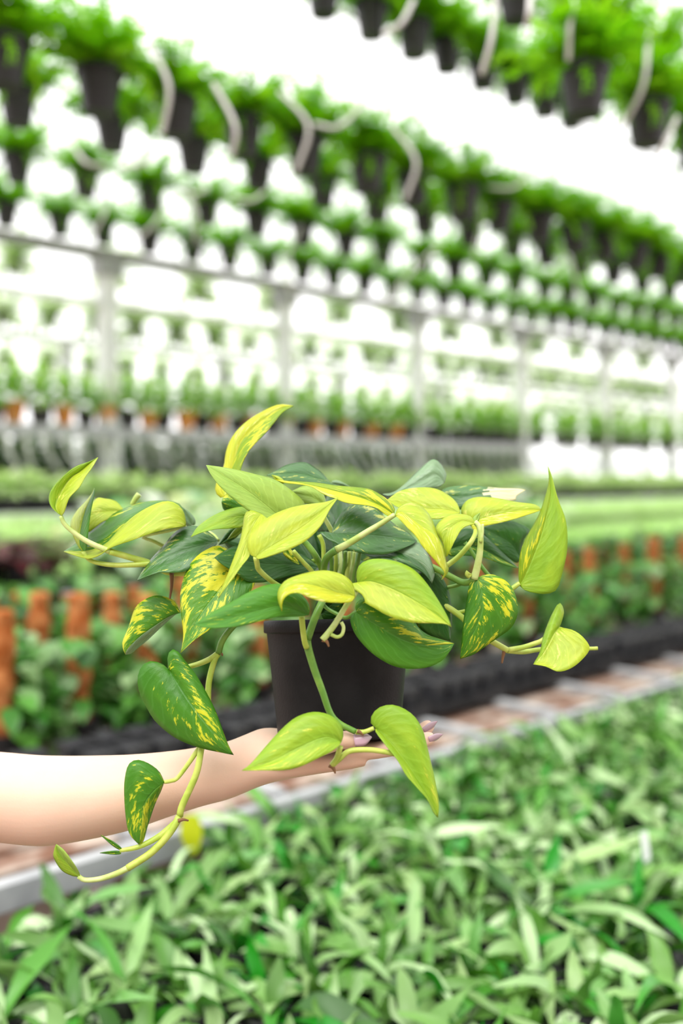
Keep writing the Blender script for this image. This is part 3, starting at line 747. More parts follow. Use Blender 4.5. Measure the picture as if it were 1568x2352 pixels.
# ------------------------------------------------------------------ the arm and hand that hold the pot (one skin, remeshed), with painted nails
def skin_material():
    m, nt, b, out = new_mat('skin')
    c = mix_col(nt, map_range(nt, noise_tex(nt, 9, 4), .3, .7), (.74, .53, .41), (.70, .475, .355))
    nt.links.new(c, b.inputs['Base Color'])
    b.inputs['Roughness'].default_value = .48
    b.inputs['Specular IOR Level'].default_value = .35
    b.inputs['Subsurface Weight'].default_value = .22
    b.inputs['Subsurface Radius'].default_value = (.012, .005, .003)
    b.inputs['Subsurface Scale'].default_value = .5
    bn = nt.nodes.new('ShaderNodeBump')
    bn.inputs['Strength'].default_value = .12
    bn.inputs['Distance'].default_value = .0008
    nt.links.new(noise_tex(nt, 420, 3), bn.inputs['Height'])
    nt.links.new(bn.outputs[0], b.inputs['Normal'])
    return m
M_SKIN = skin_material()
M_NAIL = plain('nail_lilac', (.58, .36, .46), .25, .6, (.48, .36, .42), 60)
MM = D0 / F                       # metres per pixel at the pot
def loft(bm, st, seg=44):
    a = catmull([Vector((x[0] / 100, x[1] / 100, x[2] / 100)) for x in st], 70)
    b_ = [(x[0] / 100, x[3], x[4], x[5]) for x in st]
    st2 = []
    for v in a:
        k = 0
        while k < len(b_) - 2 and b_[k + 1][0] < v.x: k += 1
        t = min(1, max(0, (v.x - b_[k][0]) / (b_[k + 1][0] - b_[k][0])))
        st2.append((v.x * 100, v.y * 100, v.z * 100) + tuple(b_[k][i] + (b_[k + 1][i] - b_[k][i]) * t for i in (1, 2, 3)))
    st = st2
    """st: (px centre, py top, py bottom, half width in depth (m), depth offset (m), superellipse power)"""
    rings = []
    for px, yt, yb, rd, dd, pw in st:
        c = P(px, (yt + yb) / 2, D0 + dd)
        rz = (yb - yt) / 2 * MM
        ring = []
        for k in range(seg):
            a = 2 * math.pi * k / seg
            ca, sa = math.cos(a), math.sin(a)
            x = math.copysign(abs(ca) ** pw, ca) * rd
            z = math.copysign(abs(sa) ** pw, sa) * rz
            ring.append(bm.verts.new(c + Vector((0, x, z))))
        rings.append(ring)
    for a, b in zip(rings, rings[1:]):
        for k in range(seg): bm.faces.new((a[k], a[(k + 1) % seg], b[(k + 1) % seg], b[k]))
    bm.faces.new(rings[0][::-1]); bm.faces.new(rings[-1])
def finger(bm, pts, radii, seg=14):
    w = [P(a, b, D0 + c) for a, b, c in pts]
    cc = catmull(w, 24)
    rings = []
    for i, p in enumerate(cc):
        t = i / 24 * (len(radii) - 1)
        k = min(int(t), len(radii) - 2)
        r = radii[k] + (radii[k + 1] - radii[k]) * (t - k)
        if i >= 22: r *= (1, .93, .62)[i - 22]
        d = (cc[min(i + 1, 24)] - cc[max(i - 1, 0)]).normalized()
        x = d.cross(Vector((0, 1, 0))).normalized()
        y = d.cross(x)
        rings.append([bm.verts.new(p + (x * math.cos(2 * math.pi * q / seg) * .92 + y * math.sin(2 * math.pi * q / seg)) * r) for q in range(seg)])
    for a, b in zip(rings, rings[1:]):
        for q in range(seg): bm.faces.new((a[q], a[(q + 1) % seg], b[(q + 1) % seg], b[q]))
    bm.faces.new(rings[0][::-1]); bm.faces.new(rings[-1])
bm = bmesh.new()
loft(bm, [(-330, 1716, 1935, .050, .03, 1), (-180, 1722, 1936, .048, .02, 1), (-60, 1727, 1930, .046, .012, 1), (0, 1731, 1929, .045, .008, 1), (70, 1737, 1936, .044, .006, 1),
          (120, 1739, 1937, .043, .004, 1), (200, 1739, 1925, .041, .003, 1), (300, 1736, 1903, .038, .002, 1), (400, 1727, 1869, .034, 0, 1), (470, 1716, 1847, .0315, 0, 1),
          (520, 1706, 1834, .031, 0, .98), (560, 1691, 1818, .0325, 0, .95), (600, 1677, 1800, .036, 0, .92), (640, 1680, 1786, .040, .001, .88), (690, 1692, 1772, .043, .002, .82),
          (750, 1696, 1760, .044, .003, .8), (800, 1698, 1752, .043, .003, .8), (838, 1700, 1745, .040, .004, .85)])
finger(bm, [(790, 1726, -.030), (850, 1724, -.030), (905, 1716, -.029), (955, 1705, -.027), (997, 1692, -.026)], [.0095, .0092, .0090, .0082, .0072])
finger(bm, [(790, 1724, -.010), (855, 1720, -.009), (910, 1709, -.008), (958, 1687, -.007), (992, 1661, -.006)], [.0096, .0094, .0090, .0084, .0075])
finger(bm, [(790, 1722, .011), (850, 1718, .012), (900, 1710, .013), (945, 1690, .013), (970, 1668, .013)], [.0094, .009, .0084, .0073, .0062])
finger(bm, [(785, 1720, .032), (830, 1717, .034), (875, 1710, .035), (915, 1698, .035), (940, 1682, .034)], [.0086, .0080, .0072, .0064, .0055])
finger(bm, [(620, 1745, -.020), (680, 1728, -.042), (735, 1712, -.064), (785, 1700, -.077), (828, 1698, -.079)], [.016, .0145, .0115, .0098, .0076])
me = bpy.data.meshes.new('person')
bm.to_mesh(me); bm.free()
o = bpy.data.objects.new('person', me)
COL.objects.link(o)
md = o.modifiers.new('skin', 'REMESH'); md.mode = 'VOXEL'; md.voxel_size = .0016
md2 = o.modifiers.new('soft', 'SMOOTH'); md2.factor = .5; md2.iterations = 9
dg = bpy.context.evaluated_depsgraph_get()
me2 = bpy.data.meshes.new_from_object(o.evaluated_get(dg))
o.modifiers.clear()
PB = P(0, 1830, D0)
for v in me2.vertices: v.co = v.co - PB
o.data = me2
o.location = PB
me2.materials.clear(); me2.materials.append(M_SKIN)
for p in me2.polygons: p.use_smooth = True
person = tag(o, 'bare arm of a person reaching in, open palm holding up the black pot', 'person')
def nail(p0, p1, w, side):
    a, b = P(*p0[:2], D0 + p0[2]), P(*p1[:2], D0 + p1[2])
    d = b - a
    nrm = Vector(side).normalized()
    sd = d.cross(nrm).normalized()
    nrm = sd.cross(d).normalized()
    bm = bmesh.new()
    rows = []
    n = 10
    for i in range(n + 1):
        t = i / n
        ww = w * (.82 + .3 * t * (1 - t) * 2) * (1 if t < .45 else (1 - ((t - .45) / .55) ** 1.9)) + .0002
        arch = nrm * (.0011 * math.sin(math.pi * min(1, t * .8 + .1)))
        rows.append([bm.verts.new(a + d * t + arch + sd * ww * u + nrm * (-.35 * ww * u * u)) for u in (-1, -.6, -.2, .2, .6, 1)])
    for r0_, r1_ in zip(rows, rows[1:]):
        for k in range(5): bm.faces.new((r0_[k], r0_[k + 1], r1_[k + 1], r1_[k]))
    for v in bm.verts: v.co -= PB
    nl = link_mesh('fingernail', bm, M_NAIL, person)
    s = nl.modifiers.new('t', 'SOLIDIFY'); s.thickness = .0007
    nl['label'] = 'long pointed lilac fingernail'
nail((985, 1702, -.0335), (1017, 1686, -.031), .0048, (.25, -.75, -.5))
nail((974, 1681, -.0145), (1004, 1656, -.013), .0050, (.35, -.75, -.45))
nail((955, 1686, .008), (988, 1654, .008), .0055, (.35, -.75, -.45))
nail((926, 1696, .030), (955, 1670, .030), .0048, (.35, -.75, -.45))
nail((813, 1701, -.0870), (854, 1693, -.0865), .0058, (.1, -.9, .35))

# ------------------------------------------------------------------ benches
BZ = .75
def legs(root, s0, s1, q0, q1, z, n, mat=M_METAL):
    for i in range(n):
        s = s0 + (s1 - s0) * (i + .5) / n
        for q in (q0, q1):
            bm = bmesh.new()
            row_box(bm, s - .02, s + .02, q - .02, q + .02, 0, z)
            for v in bm.verts: v.co -= root.location
            link_mesh('leg', bm, mat, root, False)
def bench(name, label, s0, s1, q0, q1, z, mat_top, edge=.05, nlegs=3):
    root = tag(empty(name, W((s0 + s1) / 2, (q0 + q1) / 2, 0)), label, 'bench')
    bm = bmesh.new(); row_box(bm, s0, s1, q0 + .03, q1 - .03, z - .03, z)
    for v in bm.verts: v.co -= root.location
    link_mesh('bench_top', bm, mat_top, root, False)
    for q in (q0, q1):
        bm = bmesh.new(); row_box(bm, s0, s1, q - .017, q + .017, max(z - .035, z + edge - .06), z + edge)
        bmesh.ops.bevel(bm, geom=bm.edges[:], offset=.004, segments=1, affect='EDGES')
        for v in bm.verts: v.co -= root.location
        link_mesh('side_rail', bm, M_METAL, root, False)
    legs(root, s0, s1, q0 + .1, q1 - .1, z - .03, nlegs)
    return root
near = bench('greenhouse_bench', 'low metal bench nearest, packed with narrow-leaved seedlings, grey rail along its far edge', .2, 6.5, .15, 1.87, BZ - .09, M_DARKB, .095)
# the middle bench: open timber slats on grey cross bars
mid = tag(empty('slatted_bench', W(3, 3, 0)), 'brown slatted timber bench on grey cross bars carrying the moss pole plants', 'bench')
for i in range(18):
    q = 1.98 + i * .115
    bm = bmesh.new(); row_box(bm, .2, 8.5, q, q + .085, BZ - .045, BZ - .025)
    for v in bm.verts: v.co -= mid.location
    link_mesh('slat', bm, M_WOOD, mid, False)
for i in range(20):
    s = .4 + i * .42
    bm = bmesh.new(); row_box(bm, s, s + .045, 1.93, 4.05, BZ - .025, BZ - .0)
    for v in bm.verts: v.co -= mid.location
    link_mesh('cross_bar', bm, M_METAL, mid, False)
legs(mid, .2, 8.5, 2.05, 3.95, BZ - .045, 4)

# seedlings on the near bench
def seedling_mesh(i):
    f = Fol()
    nl = R.randint(8, 10)
    for k in range(nl):
        az = 2.4 * k + R.uniform(-.5, .5)
        young = k > nl - 3
        d = rdir(50, 85, az) if young else rdir(12, 62, az)
        L = R.uniform(.06, .10) if young else R.uniform(.095, .19)
        base = Vector((math.cos(az) * .008, math.sin(az) * .008, .05))
        tone = R.random()
        f.blade(base, d, UP, L, R.uniform(.008, .0145), R.uniform(.7, 2.5) if not young else R.uniform(.1, .8), 11, .4, tone, lance, R.uniform(.002, .0065), R.uniform(-1.5, 1.5))
    return f.mesh('foliage', M_BENCH)
SEED = [seedling_mesh(i) for i in range(16)]
PIT = pot_mesh('pot', .026, .034, .058, M_BPOT, 12, .002)
proto = tag(empty('seedling', (0, 0, 0)), 'young potted plant with narrow wavy green leaves on the nearest bench', 'plant', 'seedlings packed on the nearest bench')
KIDS[proto.name] = [obj('pot', PIT, proto), obj('foliage', SEED[0], proto)]
spots = []
side = []
q = 1.76
ir = 0
while q > .3:
    s = .55 + (.05 if ir % 2 else 0)
    while s < 6.2:
        p = W(s + R.uniform(-.022, .022), q + R.uniform(-.022, .022), BZ - .09)
        px = CX + p.x / p.y * F
        py = HZ + (CAMZ - p.z - .10) / p.y * F
        if -90 < px < 1660 and py < 2460 and not (q > 1.68 and px < 520): spots.append((p.y, p))
        elif 1600 < px < 3000 and p.y > .9: side.append((p.y, p))
        s += .108
    q -= .100
    ir += 1
spots.sort(key=lambda a: a[0])
rest = spots[296:] + side
spots = spots[:296]
YELLOW = P(435, 1945, 0)  # direction of the yellow leaf seen below the vine
for i, (d, p) in enumerate(spots):
    sc = R.uniform(.92, 1.26)
    if i == 0:
        proto.location = p
    else:
        dup(proto, p, R.uniform(0, 6.28), sc, None, {'foliage': R.choice(SEED)})
f = Fol()                          # the bench goes on beyond the view: the rest of its seedlings
for d, p in rest[:260]:
    me = R.choice(SEED)
    Mx = Matrix.Translation(p) @ Matrix.Rotation(R.uniform(0, 6.28), 4, 'Z')
    i0 = len(f.v)
    f.v += [Mx @ v.co for v in me.vertices]
    f.tone += [a.value for a in me.attributes['leaf_tone'].data]
    f.f += [tuple(i0 + k for k in pl.vertices) for pl in me.polygons]
o = obj('bench_seedlings', f.mesh('bench_seedlings', M_BENCH))
tag(o, 'more narrow leaved seedlings continuing along the nearest bench to the far right', 'seedlings', kind='stuff')
# white plant tag standing among the seedlings at right
bm = bmesh.new(); add_box(bm, Vector((0, 0, .085)), .016, .0012, .17)
ps = P(1503, 1935, 2.02); 
o = link_mesh('plant_tag', bm, M_WHITE, None, False); o.location = (ps.x, ps.y, BZ - .09); o.rotation_euler = (math.radians(-6), math.radians(-5), .2)
tag(o, 'small white plant tag stuck upright among the bench seedlings', 'tag')

# single yellow leaf lying over the bench rail below the vine
f = Fol()
f.blade(Vector((0, 0, 0)), Vector((.1, -.3, -1)), Vector((0, -1, .2)), .095, .027, .5, 8, .12, .5, heart, .002)
o = obj('fallen_leaf', f.mesh('fallen_leaf', PM['gold']))
o.location = P(437, 1872, 2.20)
tag(o, 'single yellow leaf caught upright by the bench rail below the hanging vine', 'leaf')

# ------------------------------------------------------------------ moss pole plants on the slatted bench
def moss_bush(seed, h=.34):
    f = Fol()
    for k in range(70 if h < .4 else 110):
        z = R.uniform(.05, h)
        az = R.choice((0, math.pi)) + R.gauss(0, .48 if h < .4 else .8)
        r = R.uniform(.02, .05)
        b = Vector((math.cos(az) * r, math.sin(az) * r, z))
        d = rdir(-20, 45, az)
        st = R.uniform(.02, .07)
        e = b + d * st
        f.stick(b, e, .0018)
        dd = Vector((d.x, d.y, R.uniform(-.7, .35)))
        f.blade(e, dd, UP, R.uniform(.06, .105), R.uniform(.028, .044), R.uniform(.3, 1.1), 5, .2, None, heart)
    return f.mesh('foliage', M_HEART)
MB = [moss_bush(i, (.29, .34, .31, .45, .47)[i]) for i in range(5)]
def pole_mesh(h, r):
    bm = bmesh.new()
    prof = [(0, .08), (r * .9, .08)]
    n = 20
    for i in range(n + 1):
        t = i / n
        prof.append((r * (1 + .10 * math.sin(t * 19) + R.uniform(-.08, .08)), .08 + (h - .08) * t))
    prof += [(r * .7, h + .008), (0, h + .010)]
    add_lathe(bm, prof, 18)
    for v in bm.verts:
        nn = mnoise.noise(v.co * 60) * .004
        v.co += Vector((v.co.x, v.co.y, 0)) * (nn / r)
    me = bpy.data.meshes.new('moss_pole'); bm.normal_update(); bm.to_mesh(me); bm.free()
    me.materials.append(M_COIR)
    for p in me.polygons: p.use_smooth = True
    return me
PO = [pole_mesh(.43, .030), pole_mesh(.455, .032), pole_mesh(.41, .029), pole_mesh(.33, .024), pole_mesh(.37, .025), pole_mesh(.29, .023)]
MPOT = pot_mesh('pot', .05, .062, .10, M_BPOT, 16, .004)
mp = tag(empty('moss_pole_plant', (0, 0, 0)), 'x', 'plant', 'moss pole plants on the slatted bench')
KIDS[mp.name] = [obj('pot', MPOT, mp), obj('moss_pole', PO[0], mp), obj('foliage', MB[0], mp)]
first = True
rows_mp = [('front', 2.62, [8, 180, 335, 592, 790, 1000, 1205, 1352, 1500, 1600]), ('second', 2.86, [-30, 90, 258, 430, 690, 900, 1100, 1300, 1432, 1570]),
           ('third', 3.10, [50, 142, 310, 500, 760, 980, 1160, 1312, 1445, 1535]), ('fourth', 3.34, [-30, 215, 400, 600, 830, 1060, 1240, 1390, 1490, 1580])]
for rn, q, cols in rows_mp:
    vis = 0
    for px in cols:
        p = W(S(px, q), q, BZ)
        lab = f'{ORD[vis]} moss pole plant from the left in the {rn} row on the slatted bench'
        vis += 1
        i = R.randrange(3) + (3 if rn in ('third', 'fourth') and px > 480 else 0)
        if first:
            mp.location = p; mp['label'] = lab; first = False
        else:
            dup(mp, p, ROWROT + R.choice((0, math.pi)) + R.uniform(-.4, .4), R.uniform(.96, 1.06) if rn in ('front', 'second') else R.uniform(.86, .98), lab, {'foliage': R.choice(MB[3:]) if rn in ('third', 'fourth') else R.choice(MB[:3]), 'moss_pole': PO[i]})
# black carry trays in front of and under the pots
tr = tag(empty('carry_tray', (0, 0, 0)), 'x', 'tray', 'black carry trays under the moss pole plants')
bm = bmesh.new()
add_box(bm, Vector((0, 0, .01)), .40, .26, .012)
for x, sx in ((-.197, .012), (.197, .012)): add_box(bm, Vector((x, 0, .022)), sx, .262, .035)
for y in (-.127, .127): add_box(bm, Vector((0, y, .022)), .40, .010, .035)
KIDS[tr.name] = [link_mesh('tray_body', bm, M_DARKB, tr, False)]
CPM = pot_mesh('cell_pot', .036, .050, .085, plain('pot_dark_grey', (.022, .022, .025), .45, .5, (.045, .045, .05), 20), 4, .003)
for x in (-.148, -.05, .05, .148):
    for y in (-.062, .062):
        c_ = obj('cell_pot', CPM, tr); c_.location = (x, y, .017); c_.rotation_euler = (0, 0, math.pi / 4)
        KIDS[tr.name].append(c_)
s = S(-60, 2.36); i = 0
while s < S(1620, 2.36):
    lab = f'{ORD[i]} black carry tray of empty pots from the left on the slatted bench'
    p = W(s, 2.30 + R.uniform(-.015, .015), BZ)
    if i == 0: tr.location = p; tr.rotation_euler = (0, 0, ROWROT); tr['label'] = lab
    else: dup(tr, p, ROWROT + R.uniform(-.04, .04), 1, lab)
    s += .43; i += 1

LZ = 1.09
# burgundy plants and big white-green leaved plants behind them
def broad(n, L, w, mat, h=.2, el=(10, 70)):
    f = Fol()
    for k in range(n):
        az = 2.4 * k + R.uniform(-.3, .3)
        b = Vector((math.cos(az) * .015, math.sin(az) * .015, .08))
        d = rdir(el[0], el[1], az)
        e = b + d * R.uniform(.3, 1) * h
        f.stick(b, e, .002)
        f.blade(e, Vector((d.x, d.y, d.z * .3)), UP, L * R.uniform(.7, 1.15), w * R.uniform(.8, 1.15), R.uniform(.5, 1.2), 6, .2, None, heart)
    return f.mesh('foliage', mat)
bp = tag(empty('burgundy_plant', (0, 0, 0)), 'x', 'plant', 'burgundy leaved plants behind the moss poles')
KIDS[bp.name] = [obj('pot', MPOT, bp), obj('foliage', broad(26, .14, .05, M_PURP), bp)]
for i, (px, q) in enumerate([(-20, 3.72), (55, 3.8), (120, 3.70), (185, 3.84), (20, 3.95), (95, 4.0)]):
    lab = ['burgundy leaved plant at the left edge in front of the others', 'burgundy leaved plant second from left in the dark clump', 'burgundy leaved plant with broad drooping leaves third along the dark clump',
           'burgundy leaved plant at the right end of the dark clump', 'burgundy leaved plant at the back left of the dark clump', 'burgundy leaved plant at the back middle of the dark clump'][i]
    p = W(S(px, q), q + .3, LZ)
    if i == 0: bp.location = p; bp['label'] = lab; bp.scale = (.8, .8, .8)
    else: dup(bp, p, R.uniform(0, 6), R.uniform(.72, .85), lab)
cp = tag(empty('white_leaved_plant', (0, 0, 0)), 'x', 'plant', 'white and green leaved plants behind the moss poles')
KIDS[cp.name] = [obj('pot', MPOT, cp), obj('foliage', broad(24, .17, .062, M_CALA, .26, (15, 80)), cp)]
cl = [(330, 3.6), (430, 3.75), (520, 3.62), (600, 3.8), (690, 3.7), (380, 3.95), (560, 4.0), (470, 3.95), (1200, 3.75), (1290, 3.9)]
for i, (px, q) in enumerate(cl):
    lab = f'{ORD[i]} white and green leaved plant from the left behind the moss poles' if i < 8 else ('white and green leaved plant behind the right hand moss poles' if i == 8 else 'farther white and green leaved plant by the lawn like seedlings')
    p = W(S(px, q), q + .3, LZ)
    if i == 0: cp.location = p; cp['label'] = lab
    else: dup(cp, p, R.uniform(0, 6), R.uniform(.9, 1.15), lab)

# ------------------------------------------------------------------ the bench of fine seedlings like a lawn
lb = bench('seedling_bench', 'deep bench of fine bright green seedlings reaching far under the plant rack', .8, 32.0, 3.76, 14.0, LZ, M_DARKB, -.01, 5)
f = Fol()
for k in range(26000):
    q = 3.78 + 10.1 * R.random() ** 2.0
    s = R.uniform(.45, 2.3) * q
    if s > 31.8 or (q < 4.25 and s < S(1150, q)): continue
    sc = .6 + .09 * q
    f.blade(W(s, q, LZ), rdir(35, 85), UP, R.uniform(.06, .12) * sc, R.uniform(.010, .020) * sc, R.uniform(.3, 1.2), 3, .2, None, lance)
lo = obj('seedling_lawn', f.mesh('seedling_lawn', M_LAWN))
tag(lo, 'dense bright green carpet of fine seedlings on the deep bench', 'seedlings', kind='stuff')

# ------------------------------------------------------------------ plant rack with posts, shelf and beam
RQ = 5.6
def zrow(py0, q): return CAMZ + (HZ - py0) / (F * kx(0)) * q
rack = tag(empty('plant_rack', W(5, RQ, 0)), 'pale galvanised plant rack with tall posts, pot shelf and top beam across the greenhouse', 'rack')
def rpart(name, bm, mat, smooth=False):
    for v in bm.verts: v.co -= rack.location
    return link_mesh(name, bm, mat, rack, smooth)
BEAMZ = zrow(555, RQ)
TZ = CAMZ - .115
for i in range(8):
    s = (.610 + .2705 * (i - 1)) * RQ
    bm = bmesh.new(); row_box(bm, s - .055, s + .055, RQ - .045, RQ + .045, 0 if i < 5 else TZ - .035, BEAMZ)
    bmesh.ops.bevel(bm, geom=bm.edges[:], offset=.006, segments=1, affect='EDGES')
    rpart('post', bm, M_WHITE)
    bm = bmesh.new(); row_box(bm, s - .09, s + .09, RQ - .06, RQ + .06, BEAMZ - .10, BEAMZ)
    rpart('bracket', bm, M_METAL)
s_end = S(1200, RQ)
SHZ = zrow(972, RQ)
bm = bmesh.new(); row_box(bm, 1.5, s_end, RQ - .10, RQ - .06, SHZ - .075, SHZ); rpart('shelf_rail', bm, M_METAL)
bm = bmesh.new(); row_box(bm, 1.5, s_end, RQ - .06, RQ + .12, SHZ - .03, SHZ - .012); rpart('shelf', bm, M_METAL)
bm = bmesh.new(); row_box(bm, s_end, 14, RQ - .08, RQ + .12, SHZ - .012, SHZ); rpart('shelf', bm, M_WHITE)
bm = bmesh.new(); row_box(bm, .5, 16, RQ - .03, RQ + .03, BEAMZ, BEAMZ + .07); rpart('beam', bm, M_METAL)
bm = bmesh.new(); row_box(bm, .5, 16, RQ - .03, RQ + .03, BEAMZ - .30, BEAMZ - .26); rpart('beam', bm, M_WHITE)
# staging with pale variegated plants under the shelf
bm = bmesh.new(); [row_box(bm, 1.5, 14, 5.0 + .055 * k_, 5.03 + .055 * k_, TZ - .035, TZ - .02) for k_ in range(18)]; rpart('lower_shelf', bm, M_DARKB)
bm = bmesh.new(); row_box(bm, 1.5, 14, 4.96, 5.0, TZ - .065, TZ + .016); rpart('tray_edge', bm, M_DARKB)
def bush(n, rad, h, L, w, mat, h0=.0):
    f = Fol()
    for k in range(n):
        az = R.uniform(0, 6.28)
        d = rdir(0, 85, az)
        b = Vector((d.x * rad * .5, d.y * rad * .5, h0 + d.z * h * R.uniform(.2, .8)))
        f.blade(b, d + Vector((0, 0, R.uniform(-.3, .3))), UP, L * R.uniform(.7, 1.2), w * R.uniform(.8, 1.2), R.uniform(.3, 1.3), 3, .2, None, heart)
    return f.mesh('foliage', mat)
VB = [bush(80, .11, .13, .08, .028, M_PALE, .03) for i in range(3)]
vp = tag(empty('variegated_plant', (0, 0, 0)), 'low pale variegated green plant packed on the staging under the rack shelf', 'plant', 'pale variegated plants on the staging')
SP = pot_mesh('pot', .035, .045, .06, M_BPOT, 12, .002)
KIDS[vp.name] = [obj('pot', SP, vp), obj('foliage', VB[0], vp)]
first = True
for q in (5.10, 5.25):
    s = 2.2 + (q * 7 % .1)
    while s < 12.5:
        p = W(s, q + R.uniform(-.03, .03), TZ - .02)
        if first: vp.location = p; first = False
        else: dup(vp, p, R.uniform(0, 6), R.uniform(.85, 1.15), None, {'foliage': R.choice(VB)})
        s += .165

M_DUST = foliage_mat('staging_plant_green', [(.10, .24, .06), (.20, .36, .14), (.30, .45, .24), (.12, .28, .08)], .5, .35, .3)
# taller green plants standing at the back of the staging
TB = [bush(190, .10, .50, .09, .032, M_DUST, .02) for i in range(2)]
tp = tag(empty('staging_plant', (0, 0, 0)), 'taller mid green bushy plant at the back of the staging, behind the drip tubes', 'plant', 'bushy plants at the back of the staging')
KIDS[tp.name] = [obj('pot', SP, tp), obj('foliage', TB[0], tp)]
s = 2.6; first = True
while s < S(1180, 5.86):
    p = W(s, 5.86 + R.uniform(-.03, .03), TZ - .02)
    if first: tp.location = p; first = False
    else: dup(tp, p, R.uniform(0, 6), R.uniform(.9, 1.1), None, {'foliage': R.choice(TB)})
    s += .115

# pots on the shelf: black and orange ones
KP = pot_mesh('pot', .052, .07, .125, M_BPOT, 16, .003)
OP = pot_mesh('pot', .042, .072, .13, M_OPOT, 16, .001)
SB = [bush(130, .10, .26, .075, .024, foliage_mat('shelf_plant_green', [(.26, .60, .06), (.44, .72, .18), (.66, .84, .42), (.20, .52, .03)], .5, .5), .125) for i in range(3)]
kp = tag(empty('shelf_plant', (0, 0, 0)), 'x', 'plant', 'potted plants on the rack shelf')
KIDS[kp.name] = [obj('pot', KP, kp), obj('foliage', SB[0], kp)]
s = S(-20, RQ); i = 0; first = True
while s < S(1640, RQ):
    px = None
    orange = (i % 2 == 1) and s < S(950, RQ)
    skip = s > s_end and (i % 7 in (0, 3))
    if not skip:
        lab = f'{"orange" if orange else "black"} potted leafy plant on the rack shelf, {ORD[min(i, len(ORD) - 1)]} pot from the left'
        p = W(s, RQ + R.uniform(-.02, .03), SHZ)
        if first: kp.location = p; kp['label'] = lab; first = False
        else: dup(kp, p, R.uniform(0, 6), R.uniform(.92, 1.08), lab, {'foliage': R.choice(SB), **({'pot': OP} if orange else {})})
    i += 1
    s += .153

# drip tubes hanging below the shelf
s = S(-10, RQ); i = 0
while s < s_end:
    bm = bmesh.new()
    a = R.uniform(.04, .16)
    b0 = W(s, RQ - .12, SHZ - .06)
    add_tube(bm, [Vector((0, 0, 0)), U * (a * .15) + Vector((0, 0, -.08)), U * (a * .5) + Vector((0, 0, -.16)), U * a + Vector((0, 0, -.23))], .011, .011, 6)
    o = link_mesh('drip_tube', bm, R.choice([M_TUBEL, M_TUBEL, M_WHITE]))
    o.location = b0
    tag(o, f'{ORD[min(i, len(ORD) - 1)]} pale drip tube from the left under the rack shelf', 'tube', 'drip tubes under the rack shelf')
    i += 1
    s += .125 if i < 46 else 9

# ------------------------------------------------------------------ hanging pots in overhead rows
FERN = [fern_mesh('foliage', 100, .20, 4, .13), fern_mesh('foliage', 115, .215, 2, .13), fern_mesh('foliage', 95, .19, 7, .13)]
PFERN = [fern_mesh('foliage', 80, .24, 30, .12, M_PALE), fern_mesh('foliage', 90, .26, 20, .12, M_PALE)]  # far ferns: haze and bloom put into the leaf colour, not variegation
HP = pot_mesh('pot', .050, .073, .135, M_BPOT, 24, .004)
def hanger_mesh(h):
    bm = bmesh.new()
    for k in range(3):
        a = 2.094 * k + .3
        add_tube(bm, [Vector((math.cos(a) * .074, math.sin(a) * .074, .13)), Vector((math.cos(a) * .03, math.sin(a) * .03, .13 + .24)), Vector((0, 0, .13 + .42))], .0014, .0014, 4, 4)
    add_tube(bm, [Vector((0, 0, .54)), Vector((0, 0, h))], .0014, .0014, 4, 3)
    me = bpy.data.meshes.new('hanger'); bm.normal_update(); bm.to_mesh(me); bm.free()
    me.materials.append(M_WIRE)
    return me
def rail(name_lab, s0, s1, q, z):
    bm = bmesh.new()
    add_tube(bm, [W(s0, q, z), W((s0 + s1) / 2, q, z), W(s1, q, z)], .017, .017, 8, 4)
    o = link_mesh('hanging_rail', bm, M_METAL)
    tag(o, name_lab, 'rail')
def hang_row(rowname, q, dz, s0, step, n, sc, group, railz, jit=.02, skip=(), ferns=None):
    ferns = ferns or FERN
    root = tag(empty('hanging_fern', (0, 0, 0)), 'x', 'plant', group)
    z = CAMZ + dz
    h = (CAMZ + railz - z) / sc
    KIDS[root.name] = [obj('pot', HP, root), obj('foliage', ferns[0], root), obj('hanger', hanger_mesh(h), root)]
    c = 0
    for i in range(n):
        if i in skip: continue
        p = W(s0 + step * i, q, z) + U * R.uniform(-jit, jit)
        lab = f'{ORD[c]} hanging fern pot from the left in the {rowname}'
        if c == 0:
            root.location = p; root.scale = (sc,) * 3; root['label'] = lab; root.rotation_euler = (0, 0, R.uniform(0, 6))
        else:
            dup(root, p, R.uniform(0, 6), sc * R.uniform(.93, 1.07), lab, {'foliage': R.choice(ferns)})
        c += 1
    rail(f'thin metal rail from which the {rowname} hangs', s0 - .8, s0 + step * n + .3, q, CAMZ + railz)
hang_row('front left overhead row', 2.78, 1.155, S(5, 2.78), .306, 21, 1.0, 'ferns hanging in the front left overhead row', 2.75)
hang_row('second left overhead row', 3.6, 1.36, S(45, 3.6), .40, 14, 1.0, 'ferns hanging in the second left overhead row', 2.9)
hang_row('third left overhead row', 4.7, 1.49, S(45, 4.7), .385, 22, 1.0, 'ferns hanging in the third left overhead row', 3.1)
hang_row('row just above the rack beam', 5.5, 1.475, S(12, 5.5), .333, 30, .95, 'ferns hanging just above the rack beam', 3.2)
hang_row('upper right overhead row of small pots', 2.85, 1.83, S(748, 2.85), .255, 8, 1.0, 'ferns hanging in the upper right overhead row of small pots', 3.3)
hang_row('near overhead row at the right edge', 1.57, 1.06, S(1335, 1.57), .37, 4, 1.0, 'ferns hanging in the near overhead row at the right edge', 2.7)
hang_row('topmost overhead row', 2.05, 1.60, S(1190, 2.05), .46, 4, 1.0, 'ferns hanging in the topmost overhead row', 3.1)
hang_row('far row beyond the rack', 9.1, 1.49, S(10, 9.1), .5, 28, 1.05, 'ferns hanging in the far row beyond the rack', 3.2, ferns=PFERN)
hang_row('pale row just behind the rack', 7.4, 1.62, S(30, 7.4), .9, 12, 1.0, 'ferns hanging in the pale row just behind the rack', 3.2, ferns=PFERN)
